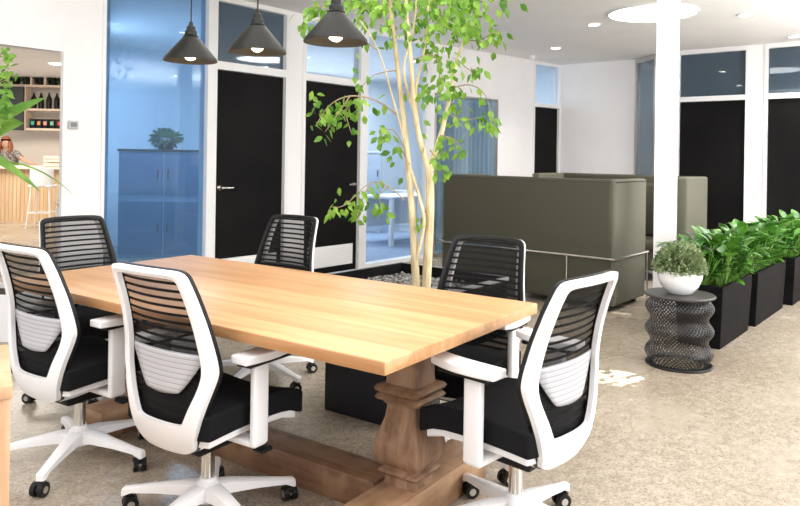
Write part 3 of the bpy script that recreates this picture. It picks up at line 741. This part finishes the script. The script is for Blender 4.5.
chairs = [
 ((1.603, 2.237), 7, 'white-framed black mesh office chair in the left foreground, seen from behind, nearer of two'),
 ((1.533, 3.09), 7, 'white-framed black mesh office chair seen from behind, cut by the left photo edge'),
 ((2.262, 1.30), 86, 'white-framed black mesh office chair at the right end of the table'),
 ((2.69, 1.845), 186, 'black mesh office chair on the far side in front of the olive booth'),
 ((2.80, 3.38), 186, 'black mesh office chair on the far side in front of the black doors'),
 ((2.03, 3.93), -88, 'black mesh office chair at the left end of the table by the white wall')]
chairs_o = []
for i, ((x, y), a, lab) in enumerate(chairs):
    o = proto if i == 0 else copy_tree(proto)
    o.location = (x, y, 0); o.rotation_euler.z = Dg(a); tag(o, lab, 'chair', 'office chairs round the table'); chairs_o.append(o)
# turn each star base about its lift
SPIN = [41.5, -4, -20, -3, 12, 40]
for o, sp_ in zip(chairs_o, SPIN):
    for ch in kids(o):
        if ch.name.startswith('star_base'): ch.rotation_euler.z = R(sp_)
        if ch.name.startswith('castor'):
            v = Matrix.Rotation(R(sp_), 3, 'Z') @ ch.location; ch.location = v

# ------------------------------------------------------------------ pendants
def make_pendant():
    p = empty('pendant_lamp', (0, 0, 0))
    MB().lathe([(.030, .135), (.036, .128), (.134, .012), (.136, 0)], n=48).build('lamp_shade', M['pend_out'], p)
    MB().lathe([(.028, .133), (.133, .012), (.136, 0)], n=48).build('shade_lining', M['pend_in'], p)
    MB().lathe([(0, .205), (.010, .203), (.012, .185), (.022, .180), (.024, .160), (.030, .155), (.032, .135), (.040, .130), (.036, .122), (0, .122)], n=28).build('socket_cap', M['pend_out'], p)
    MB().lathe([(0, .125), (.014, .12), (.016, .085), (.028, .06), (.032, .038), (.026, .016), (.012, .006), (0, .004)], n=24).build('bulb', M['bulb'], p)
    MB().tube([(0, 0, .20), (0, 0, 1.10)], .0035, 8).build('cord', M['black_pl'], p)
    MB().lathe([(0, 1.10), (.05, 1.10), (.05, 1.085), (.02, 1.075), (0, 1.075)], n=24).build('ceiling_rose', M['pend_out'], p)
    return p
pp = make_pendant()
XP = 2.13
for i, (px, py, lab) in enumerate(((190.5, 59, 'black cone pendant lamp hanging in front of the blue glass'), (257, 55.5, 'black cone pendant lamp hanging in front of the first black door'), (335.5, 50, 'black cone pendant lamp beside the tree leaves, largest of the three'))):
    u = (px-400 + (py-CHY)*CROLL)/CF; d_ = XP/(cc+u*cs); q = at(px, py, d_)
    o = pp if i == 0 else copy_tree(pp)
    o.location = (q.x, q.y, H-1.10); tag(o, lab, 'lamp', 'cone pendants over the table')
    print('pendant', q)

# ------------------------------------------------------------------ ceiling fixtures
def downlight(px, py, lab, xy=None):
    q = Vector((*xy, H)) if xy else atz(px, py, H); o = empty('downlight', (q.x, q.y, H), 0, lab, 'ceiling light', 'recessed ceiling downlights')
    MB().lathe([(.062, -.001), (.062, -.012), (.08, -.010), (.085, 0)], n=28).build('trim_ring', M['white_frame'], o)
    MB().lathe([(0, -.008), (.062, -.008)], n=28).build('diffuser', M['lamp'], o)
    l = bpy.data.lights.new('downlight_beam', 'SPOT'); l.energy = 40; l.spot_size = R(100); l.spot_blend = .6; l.color = (1, .93, .82); l.shadow_soft_size = .05
    lo = bpy.data.objects.new('downlight_beam', l); col.objects.link(lo); lo.location = (q.x, q.y, H-.03)
downlight(555.5, 47.5, 'ceiling downlight above the narrow far black door')
downlight(594, 24, 'ceiling downlight left of the large round light')
downlight(745, 14.5, 'ceiling downlight right of the pillar, nearest the top right')
downlight(794, 36, 'ceiling downlight at the right edge of the photo')
for (x, y, lab) in ((7.64, -1.63, 'ceiling downlight far to the right of the planters'), (8.05, -.67, 'ceiling downlight above the floor right of the planter row'), (5.24, 3.85, 'ceiling downlight above the tree planter')):
    downlight(0, 0, lab, (x, y))
kq = at(56, 67.5, 12.6)
o = empty('kitchen_downlight', (kq.x, kq.y, H), 0, 'warm downlight in the kitchen ceiling seen through the wall opening', 'ceiling light')
MB().lathe([(0, -.012), (.09, -.012), (.11, 0)], n=24).build('diffuser', M['lamp'], o)
q = atz(652.5, 12.5, H)
o = empty('round_ceiling_light', (q.x, q.y, H), 0, 'large round glowing ceiling light behind the pillar', 'ceiling light')
MB().lathe([(0, -.012), (.44, -.012)], n=64).build('diffuser', M['skyl'], o)
MB().lathe([(.44, -.012), (.445, -.02), (.46, -.02), (.465, 0)], n=64).build('trim_ring', M['white_frame'], o)
q = atz(532, 56, H)
o = empty('ceiling_sensor', (q.x, q.y, H), 0, 'small white sensor where the ceiling meets the wall above the narrow door', 'sensor')
MB().lathe([(0, -.06), (.03, -.055), (.045, -.03), (.05, 0)], n=20).build('dome', M['plastic'], o)
MB().lathe([(0, -.064), (.012, -.062), (.014, -.055)], n=12).build('lens', M['grey_pl'], o)

# ------------------------------------------------------------------ booth sofas
def make_booth():
    b = empty('booth_sofa', (0, 0, 0))   # local x 0..0.78 (back panel at x=0), y 0..1.85
    def puff(v): return v
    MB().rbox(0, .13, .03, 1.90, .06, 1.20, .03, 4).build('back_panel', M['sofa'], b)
    MB().rbox(.02, .78, 0, .115, .05, 1.20, .025, 4).build('side_panel', M['sofa_lit_side'], b)
    MB().rbox(.02, .78, 1.815, 1.93, .05, 1.20, .025, 4).build('side_panel', M['sofa_lit_side'], b)
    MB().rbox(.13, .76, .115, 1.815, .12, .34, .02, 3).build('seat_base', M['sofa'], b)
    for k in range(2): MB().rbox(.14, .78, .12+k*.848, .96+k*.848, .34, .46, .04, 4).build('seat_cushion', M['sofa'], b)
    for k in range(2): MB().rbox(.13, .27, .12+k*.848, .96+k*.848, .46, 1.10, .04, 4).build('back_cushion', M['sofa'], b)
    pp_ = MB()
    pp_.tube([(.80, -.012, .485), (-.014, -.012, .485), (-.014, 1.942, .485), (.80, 1.942, .485)], .012, 8)
    pp_.build('chrome_rail', M['chrome'], b)
    for (x, y) in ((.79, -.012), (.79, 1.942), (-.014, .45)): MB().tube([(x, y, 0), (x, y, .485)], .009, 8).build('rail_leg', M['chrome'], b)
    for (x, y) in ((.08, .1), (.70, .1), (.08, 1.83), (.70, 1.83)): MB().rbox(x-.03, x+.03, y-.03, y+.03, 0, .14, .004, 2).build('foot', M['black_pl'], b)
    pip = MB()
    for z in (1.197,): pip.tube([(.005, .035, z-.02), (.005, 1.895, z-.02)], .006, 6); pip.tube([(.03, -.002, z-.02), (.77, -.002, z-.02)], .006, 6)
    pip.build('piping', mat('dark_piping', (.05, .05, .035), .8), b)
    return b
bo = make_booth(); bo.location = (6.13, 2.555, 0); tag(bo, 'olive high-backed booth sofa with its back to the table and a chrome rail', 'sofa', 'facing booth sofas')
b2 = copy_tree(bo); b2.location = (8.84, 4.46, 0); b2.rotation_euler.z = PI; b2['label'] = 'olive booth sofa behind the first one, facing the table, showing right of the pillar'

# ------------------------------------------------------------------ wire side table and potted shrub
sc_ = at(679, 330, 4.79); SX, SYY = sc_.x, sc_.y
stb = empty('wire_side_table', (SX, SYY, 0), 0, 'black wire mesh drum side table with wavy sides by the pillar', 'side table')
pr = []
for i in range(41):
    t = i/40; z = .012+.452*t
    pr.append((  .203 - .018*math.cos(2*PI*3*t), z))
MB().lathe(pr, n=72, uv=True).build('mesh_body', M['wire'], stb)
MB().lathe([(0, .462), (.222, .462), (.228, .468), (.228, .474), (.222, .480), (0, .480)], n=64).build('table_top', mat('black_top', (.05, .045, .042), .42, .3), stb)
MB().lathe([(.175, 0), (.213, 0), (.216, .008), (.210, .016), (.175, .016), (.175, 0)], n=64).build('base_ring', M['black_pl'], stb)
sh_o = empty('potted_ball_shrub', (SX-.0, SYY+.0, .480), 0, 'round grey-green shrub in a white ceramic bowl on the wire side table', 'plant')
MB().lathe([(0, 0), (.068, 0), (.082, .006), (.120, .05), (.142, .105), (.148, .158), (.142, .160), (.134, .12), (0, .11)], n=48).build('bowl', M['ceramic'], sh_o)
lf = MB(); random.seed(3)
for k in range(12000):
    v = Vector((random.gauss(0, 1), random.gauss(0, 1), random.gauss(.1, .8))).normalized()
    if v.z < -.05: continue
    rr = random.uniform(.62, 1.03)+.05*math.sin(9*v.x+5*v.y)
    q = Vector((v.x*.158*rr, v.y*.158*rr, .155+v.z*.185*rr))
    lf.leaf(q, v+Vector((random.gauss(0, .5), random.gauss(0, .5), random.gauss(.1, .5))), Vector((random.gauss(0, 1), random.gauss(0, 1), 1)), random.uniform(.018, .028), .013, .1, n=3)
lf.build('foliage', M['shrub_leaf'], sh_o, smooth='leaf')
tw = MB()
for k in range(30):
    a = random.uniform(0, 2*PI); r = random.uniform(.03, .14); tw.tube([(0, 0, .08), (r*.5*math.cos(a), r*.5*math.sin(a), .17), (r*math.cos(a), r*math.sin(a), .26)], .002, 4)
tw.build('twigs', M['twig'], sh_o)

# ------------------------------------------------------------------ planter row
def planter_box(mb, L_, W_, Hh, tb=.02, wall=.02, soil=.06):
    mb.hexa([(tb, tb, 0), (L_-tb, tb, 0), (L_-tb, W_-tb, 0), (tb, W_-tb, 0)], [(0, 0, Hh-soil), (L_, 0, Hh-soil), (L_, W_, Hh-soil), (0, W_, Hh-soil)])
    for (x0, x1, y0, y1) in ((0, L_, 0, wall), (0, L_, W_-wall, W_), (0, wall, wall, W_-wall), (L_-wall, L_, wall, W_-wall)): mb.box(x0, x1, y0, y1, Hh-soil-.001, Hh)
    return mb
random.seed(11)
PLN = [(5.47, 1.455, .84, 'black planter of glossy broad-leaved plants right behind the wire side table'), (6.44, 1.44, 1.08, 'black planter of broad-leaved plants, second of the row by the black doors'), (7.66, 1.39, .90, 'black planter of broad-leaved plants at the right edge, last of the row')]
for (x, y, L_, lab) in PLN:
    p = empty('planter', (x, y, 0), 0, lab, 'planter', 'row of black planters')
    planter_box(MB(), L_, .34, .46).build('planter_box', M['planter'], p, smooth=False, bevel=.004)
    MB().box(.022, L_-.022, .022, .318, .39, .42).build('soil', M['soil'], p, smooth=False)
    lf = MB(); stl = MB()
    for c in range(int(L_*46)):
        bx, by = random.uniform(.05, L_-.06), random.uniform(.05, .30)
        for k in range(9):
            a = random.uniform(0, 2*PI); el = random.uniform(.75, 1.45); sl_ = random.uniform(.06, .36)
            d = Vector((math.cos(a)*math.cos(el), math.sin(a)*math.cos(el), math.sin(el)))
            q = Vector((bx, by, .42)) + d*sl_
            stl.tube([(bx, by, .41), q], [.004, .003], 4, cap=False)
            d2 = (d + Vector((math.cos(a)*.5, math.sin(a)*.5, -.1))).normalized()
            lf.leaf(q, d2, Vector((-math.cos(a)*.4, -math.sin(a)*.4, 1)), random.uniform(.13, .20), random.uniform(.07, .10), random.uniform(.15, .55), .25, n=6)
    lf.build('foliage', M['broad_leaf'], p, smooth='leaf'); stl.build('stems', M['palm_leaf'], p)

# ------------------------------------------------------------------ tree in its planter
TX0, TX1, TY0, TY1 = 3.90, 4.80, 2.86, 3.93
tr = empty('tree_planter', (TX0, TY0, 0), 0, 'square black planter filled with dark pebbles under the indoor tree', 'planter')
planter_box(MB(), TX1-TX0, TY1-TY0, .45, tb=.0, wall=.03, soil=.10).build('planter_box', M['planter'], tr, smooth=False)
rim = MB(); a_, b_ = TX1-TX0, TY1-TY0
for (x0, x1, y0, y1) in ((-.01, a_+.01, -.01, .0), (-.01, a_+.01, b_, b_+.01), (-.01, 0, 0, b_), (a_, a_+.01, 0, b_)): rim.box(x0, x1, y0, y1, .425, .455)
rim.build('rim_strip', mat('pale_rim', (.42, .42, .43), .5), tr, smooth=False)
pb = MB(); random.seed(5)
for k in range(2300):
    x, y = random.uniform(.04, a_-.04), random.uniform(.04, b_-.04); r = random.uniform(.010, .020); zz = .355+random.uniform(0, .022)
    rx, ry, rz_ = r*random.uniform(.8, 1.3), r*random.uniform(.8, 1.3), r*random.uniform(.5, .8)
    pb.add([(x+rx, y, zz), (x, y+ry, zz), (x-rx, y, zz), (x, y-ry, zz), (x, y, zz+rz_), (x, y, zz-rz_), (x+rx*.6, y+ry*.6, zz+rz_*.5), (x-rx*.6, y-ry*.6, zz+rz_*.5)], [(0, 6, 4), (6, 1, 4), (1, 2, 4), (2, 7, 4), (7, 3, 4), (3, 0, 4), (0, 1, 6), (2, 3, 7), (0, 5, 1), (1, 5, 2), (2, 5, 3), (3, 5, 0)])
po = pb.build('pebbles', M['pebble'], tr, smooth='leaf'); po['kind'] = 'stuff'
TD = 5.36
tree = empty('indoor_tree', tuple(at(421, 283, TD).xy) + (.35,), 0, 'tall slim indoor tree with pale twin trunks and bright green leaves behind the table', 'tree')
T0 = tree.location.copy()
def loc(px, py, d): return at(px, py, d) - T0
trunk = MB()
def limb(pts, r0, r1, n=9, mb=trunk):
    q = [loc(*p) for p in pts]
    sm = []
    for i in range(len(q)-1):
        a, b, c, d = q[max(i-1, 0)], q[i], q[i+1], q[min(i+2, len(q)-1)]
        for k in range(4):
            t = k/4; sm.append(.5*((2*b)+(c-a)*t+(2*a-5*b+4*c-d)*t*t+(3*b-a-3*c+d)*t**3))
    sm.append(q[-1]); m_ = len(sm)
    mb.tube(sm, [r0+(r1-r0)*i/(m_-1) for i in range(m_)], n)
    return sm
D = TD
limb([(416, 288, D), (415, 262, D), (413, 225, D), (410, 185, D), (407, 150, D+.03), (402, 105, D+.05), (397, 60, D), (391, 10, D-.05), (388, -30, D-.1)], .033, .013)
limb([(426, 291, D), (428, 255, D-.02), (430, 215, D), (430, 185, D), (429, 168, D)], .036, .030)
limb([(429, 170, D), (420, 140, D), (414, 105, D-.05), (411, 60, D-.1), (407, 15, D-.1), (404, -30, D-.1)], .024, .010)
limb([(430, 168, D), (440, 138, D+.05), (447, 110, D+.1), (455, 70, D+.15), (464, 40, D+.2), (478, 10, D+.2)], .024, .006)
limb([(409, 175, D), (404, 140, D-.1), (392, 95, D-.15), (378, 50, D-.2), (360, 20, D-.25)], .010, .004)
limb([(418, 128, D), (416, 90, D+.1), (424, 50, D+.1), (428, 10, D+.1), (432, -25, D+.1)], .014, .007)
limb([(414, 270, D), (424, 225, D-.06), (420, 200, D-.04), (411, 170, D)], .014, .011)
limb([(414, 112, D-.02), (404, 70, D), (414, 25, D), (418, -20, D)], .011, .006)
tw = MB(); tips = []
def twig(pts, r0=.006, r1=.002): 
    sm = limb(pts, r0, r1, 5, tw); tips.append(sm); return sm
random.seed(21)
twig([(398, 115, D), (375, 100, D-.1), (350, 96, D-.2), (330, 105, D-.25), (316, 125, D-.3)], .008)
twig([(350, 96, D-.2), (335, 118, D-.2), (325, 132, D-.2)]); twig([(360, 98, D-.15), (346, 110, D-.1), (352, 135, D-.1)])
twig([(404, 200, D), (388, 186, D), (370, 183, D), (345, 205, D-.1), (330, 207, D-.1)]); twig([(370, 184, D), (362, 200, D), (357, 218, D)]); twig([(388, 187, D), (380, 196, D), (382, 212, D)])
twig([(405, 150, D), (395, 132, D), (385, 130, D-.1), (378, 138, D-.1)]); twig([(410, 165, D), (400, 148, D), (392, 150, D)])
twig([(452, 88, D+.1), (470, 85, D+.1), (485, 95, D), (494, 125, D)]); twig([(447, 112, D+.1), (462, 120, D), (480, 118, D), (490, 124, D)]); twig([(440, 135, D), (455, 140, D), (462, 150, D)])
twig([(430, 175, D), (440, 168, D), (447, 172, D)]); twig([(430, 150, D), (437, 158, D), (442, 150, D)])
twig([(378, 50, D-.2), (355, 35, D-.3), (325, 20, D-.35), (305, 25, D-.4)]); twig([(355, 35, D-.3), (335, 12, D-.3), (312, 5, D-.3)])
twig([(464, 40, D+.2), (480, 40, D+.1), (494, 33, D), (502, 36, D)]); twig([(458, 60, D+.15), (470, 70, D+.1), (478, 68, D)])
twig([(391, 30, D), (372, 12, D+.2), (350, -5, D+.3)]); twig([(428, 30, D+.1), (445, 15, D+.2), (460, -5, D+.3)])
twig([(397, 70, D), (375, 75, D), (362, 88, D), (358, 110, D)]); twig([(411, 60, D), (430, 55, D), (438, 62, D), (440, 85, D)])
twig([(429, 200, D), (424, 215, D), (418, 222, D)])
trunk.build('trunk', M['bark'], tree); tw.build('twigs', M['twig'], tree)
lf = MB()
def tleaf(p, sz=1):
    d = Vector((random.gauss(0, .6), random.gauss(0, .6), random.gauss(-.75, .35)))
    l = random.uniform(.055, .088)*sz
    lf.leaf(p, d, Vector((random.gauss(-.5, .7), random.gauss(-.5, .7), random.gauss(.4, .5))), l, l*.58, random.uniform(0, .2), .22, n=4)
for sm in tips:
    n_ = len(sm)
    for i, p in enumerate(sm):
        if i < n_*.35: continue
        for k in range(1 if i < n_*.7 else 2):
            tleaf(p + Vector((random.gauss(0, .025), random.gauss(0, .025), random.gauss(-.01, .025))))
# crown clusters: px, py, spread px, spread py, count
CL = [(320, 22, 14, 14, 42), (345, 8, 22, 8, 40), (375, 12, 18, 14, 60), (400, 20, 20, 18, 70), (425, 18, 20, 16, 90), (450, 20, 16, 15, 85), (470, 12, 16, 10, 60), (482, 35, 12, 9, 48), (440, 50, 14, 10, 40),
      (430, 85, 12, 12, 26), (450, 68, 12, 10, 26), (395, -5, 60, 12, 120), (440, -6, 40, 12, 90), (332, 112, 11, 9, 22), (352, 108, 10, 12, 20), (324, 104, 8, 8, 10), (358, 200, 14, 9, 22), (440, 100, 14, 9, 26), (483, 122, 10, 7, 18), (446, 142, 10, 8, 14),
      (384, 133, 8, 7, 10), (440, 168, 7, 7, 10), (352, 40, 16, 8, 18), (462, 92, 10, 5, 10), (394, 165, 7, 16, 5), (455, 120, 12, 7, 12), (356, 82, 6, 8, 6), (476, 66, 7, 5, 7), (425, 130, 5, 10, 5), (372, 100, 8, 8, 7)]
for (px, py, sx, sy, n_) in CL:
    for k in range(int(n_*(.72 if py < 60 else .80))):
        tleaf(loc(random.gauss(px, sx*.8), random.gauss(py, sy*.8), D+random.gauss(0, .22)))
for k in range(260):   # upper crown out of the frame
    a = random.uniform(0, 2*PI); r = .75*math.sqrt(random.random()); tleaf(Vector((r*math.cos(a), r*math.sin(a), random.uniform(2.25, 2.52)-.0)))
lf.v = [(x, y, min(z, H-.36)) for (x, y, z) in lf.v]
lf.build('leaves', M['tree_leaf'], tree, smooth='leaf')

# black box under the table
bb = empty('storage_box', (2.74, 2.30, 0), TA, 'plain black box on the floor behind the table pedestal', 'box')
MB().rbox(0, .40, -.05, .44, 0, .50, .006).build('box_body', mat('navy_black', (.012, .014, .02), .5), bb)
MB().rbox(-.008, .408, -.058, .448, .50, .525, .004).build('lid', M['black_pl'], bb)

# ------------------------------------------------------------------ left edge: palm, white planter, pine furniture
wq = atz(16, 343, 0); 
wp = empty('palm_planter', (wq.x, wq.y, 0), CYAW-PI/2, 'low white planter box at the left edge beyond the chairs', 'planter')
planter_box(MB(), 1.0, .5, .34, tb=.01, wall=.025, soil=.05).build('planter_box', M['plastic'], wp, smooth=False, bevel=.004).location = (-1.0, 0, 0)
MB().box(-.97, -.03, .03, .47, .28, .30).build('soil', M['soil'], wp, smooth=False)
pb_ = Matrix.Rotation(CYAW-PI/2, 3, 'Z') @ Vector((-.38, .25, 0)) + Vector((wq.x, wq.y, .30))
palm = empty('palm', pb_, 0, 'large-leaved green palm reaching in from the left edge', 'plant')
def plm(px, py, d): return at(px, py, d) - pb_
random.seed(9); lf = MB(); stm = MB()
def blade(p0, p1, w, droop, n=10, tilt=0):
    """long arching strap leaf between two points"""
    p0 = Vector(p0); p1 = Vector(p1); o = len(lf.v); d = (p1-p0); x = d.cross(Vector((cc, cs, tilt))).normalized()
    nn = x.cross(d).normalized()
    for i in range(n+1):
        t = i/n; c = p0 + d*t + Vector((0, 0, 1))*droop*4*t*(1-t); h = w*.5*math.sin(PI*min(1, .08+.92*t))**.7
        lf.v += [tuple(c-x*h+nn*h*.3), tuple(c), tuple(c+x*h+nn*h*.3)]
    for i in range(n):
        a = o+i*3; lf.f += [(a, a+1, a+4, a+3), (a+1, a+2, a+5, a+4)]
dP = 4.6
blade(plm(-75, 168, dP), plm(47, 97, dP-.1), .085, .05)
blade(plm(-80, 128, dP), plm(41, 192, dP-.2), .065, .07)
blade(plm(-70, 178, dP), plm(26, 122, dP+.1), .07, .05)
blade(plm(-50, 120, dP), plm(18, 108, dP+.1), .12, .05)
blade(plm(-50, 140, dP), plm(22, 122, dP+.1), .09, .05)
blade(plm(-30, 170, dP), plm(76, 197, dP-.1), .012, .12)
for k in range(16):
    a = random.uniform(0, 2*PI); r = random.uniform(.4, .8)
    q = plm(-75, 130, dP); blade(q, q + Vector((r*math.cos(a)*.8, r*math.sin(a)*.8, random.uniform(-.3, .4))), .09, .12)
for k in range(7): stm.tube([(random.gauss(0, .05), random.gauss(0, .05), 0), plm(-50+random.gauss(0, 12), 200, dP), plm(-50+random.gauss(0, 14), 145, dP)], [.016, .012, .008], 7)
for (px, py, sx, sy, n_) in ((5, 55, 5, 6, 16), (8, 72, 6, 6, 16), (3, 90, 5, 6, 14), (1, 104, 7, 7, 20), (4, 116, 6, 6, 18), (0, 80, 5, 10, 12)):
    for k in range(n_):
        p = plm(random.gauss(px, sx), random.gauss(py, sy), dP+random.gauss(0, .15)); d = Vector((random.gauss(0, .6), random.gauss(0, .6), random.gauss(-.2, .5)))
        lf.leaf(p, d, (random.gauss(-.5, .5), random.gauss(-.5, .5), .5), .06, .032, .2, n=4)
stm.tube([(0, 0, 0), plm(-40, 150, dP), plm(-25, 80, dP), plm(5, 50, dP)], [.02, .014, .009, .004], 7)
stm.tube([plm(-25, 80, dP), plm(-5, 85, dP), plm(10, 78, dP)], [.006, .004, .003], 5)
lf.build('fronds', M['palm_leaf'], palm, smooth='leaf'); stm.build('stems', M['twig'], palm)
# pine furniture in the lower left corner
pq = at(7.0, 420, 2.20); pv = math.atan2(pq.y, pq.x)
pn = empty('pine_desk', (pq.x, pq.y, 0), pv-PI/2+R(1.5), 'pale pine desk whose end panel shows at the lower left corner', 'desk')
MB().rbox(-.9, 0, -.45, .0, .735, .77, .004, 2).build('desk_top', M['pine'], pn)
MB().rbox(-.045, -.004, -.445, -.005, 0, .735, .003, 2).build('end_panel', M['pine'], pn)
MB().rbox(-.895, -.855, -.445, -.005, 0, .735, .003, 2).build('end_panel', M['pine'], pn)

# ------------------------------------------------------------------ lights
def area(name, loc, rot, sx, sy, e, color=(1, 1, 1)):  # unseen area lamps added as fill
    l = bpy.data.lights.new(name, 'AREA'); l.shape = 'RECTANGLE'; l.size = sx; l.size_y = sy; l.energy = e; l.color = color
    o = bpy.data.objects.new(name, l); col.objects.link(o); o.location = loc; o.rotation_euler = rot; return o
area('daylight_fill_top', (2.2, 1.6, H-.05), (0, 0, 0), 3.0, 3.0, 52, (1, .985, .96))  # unseen fill added under the ceiling, stands in for daylight from above
area('daylight_fill_right', (4.2, -3.3, 1.8), (R(80), 0, R(-4)), 4.6, 2.4, 215, (.98, .99, 1))  # unseen fill standing in for daylight, also lifts the sofa sides
area('tree_light', (3.6, 3.2, H-.05), (0, 0, 0), 1.5, 1.5, 22, (1, .99, .95))
area('back_light', (8.6, .3, H-.06), (0, 0, 0), 1.5, 2.0, 40)
area('ceiling_fill_back', (7.4, -.9, 2.3), (PI, 0, 0), 4, 3, 330)  # unseen, added to brighten the far ceiling
area('ceiling_fill_near', (.2, .6, 2.3), (PI, 0, 0), 3, 3, 95)  # unseen, added to brighten the near ceiling
area('wall_fill', (-1.2, 3.0, 2.3), (R(80), 0, R(-50)), 3, 1.6, 36)  # unseen fill, added to lift the left wall
area('office_light', (4.9, 8.0, H-.06), (0, 0, 0), 1.0, 1.6, 75, (.92, .96, 1))
area('far_office_light', (8.8, 8.3, H-.06), (0, 0, 0), 3, 2, 140, (.93, .97, 1))
kl = at(20, 100, 12.2); area('kitchen_light', (kl.x-.4, kl.y, H-.06), (0, 0, 0), 2.6, 2.6, 165, (1, .93, .84))
area('back_room_light', (11.3, 1.8, H-.06), (0, 0, 0), .6, 2, 8, (.8, .9, 1))
def patch(target, src, size, e, sc, th):
    l = bpy.data.lights.new('sun_patch', 'SPOT'); l.energy = e; l.spot_size = size; l.spot_blend = .12; l.shadow_soft_size = .004; l.color = (1, .96, .88)
    l.use_nodes = True; N = l.node_tree.nodes; L = l.node_tree.links; em = N['Emission']
    tc = N.new('ShaderNodeTexCoord'); n = N.new('ShaderNodeTexNoise'); n.inputs['Scale'].default_value = sc; n.inputs['Detail'].default_value = 1
    r = ramp(N, [(th, (0, 0, 0)), (th+.06, (1, 1, 1))]); L.new(tc.outputs['Normal'], n.inputs['Vector']); L.new(n.outputs['Fac'], r.inputs[0]); L.new(r.outputs[0], em.inputs['Strength'])
    o = bpy.data.objects.new('sun_patch', l); col.objects.link(o); o.location = src
    o.rotation_euler = (Vector(target)-Vector(src)).to_track_quat('-Z', 'Y').to_euler()
t = atz(617, 378, 0); patch(t, (t.x+.4, t.y-.6, 2.9), R(6.6), 1500, 38, .44)
t = atz(622, 311, 0); patch(t, (t.x+.02, t.y-.7, 2.9), R(5.5), 900, 14, .35)

w = bpy.data.worlds.new('World'); bpy.context.scene.world = w; w.use_nodes = True
bg = w.node_tree.nodes['Background']; bg.inputs[0].default_value = (.95, .975, 1, 1); bg.inputs[1].default_value = 1.5

# ------------------------------------------------------------------ camera
cam = bpy.data.cameras.new('camera'); co = bpy.data.objects.new('camera', cam); col.objects.link(co)
cam.sensor_width = 36; cam.sensor_fit = 'HORIZONTAL'; cam.lens = CF*36/800; cam.shift_y = -(253-CHY)/800; cam.clip_start = .05
co.matrix_world = Matrix.Translation((0, 0, CH)) @ Matrix.Rotation(CYAW-PI/2, 4, 'Z') @ Matrix.Rotation(PI/2, 4, 'X') @ Matrix.Rotation(CROLL, 4, 'Z')
bpy.context.scene.camera = co
sc = bpy.context.scene
sc.view_settings.view_transform = 'Standard'; sc.view_settings.look = 'None'; sc.view_settings.exposure = .22
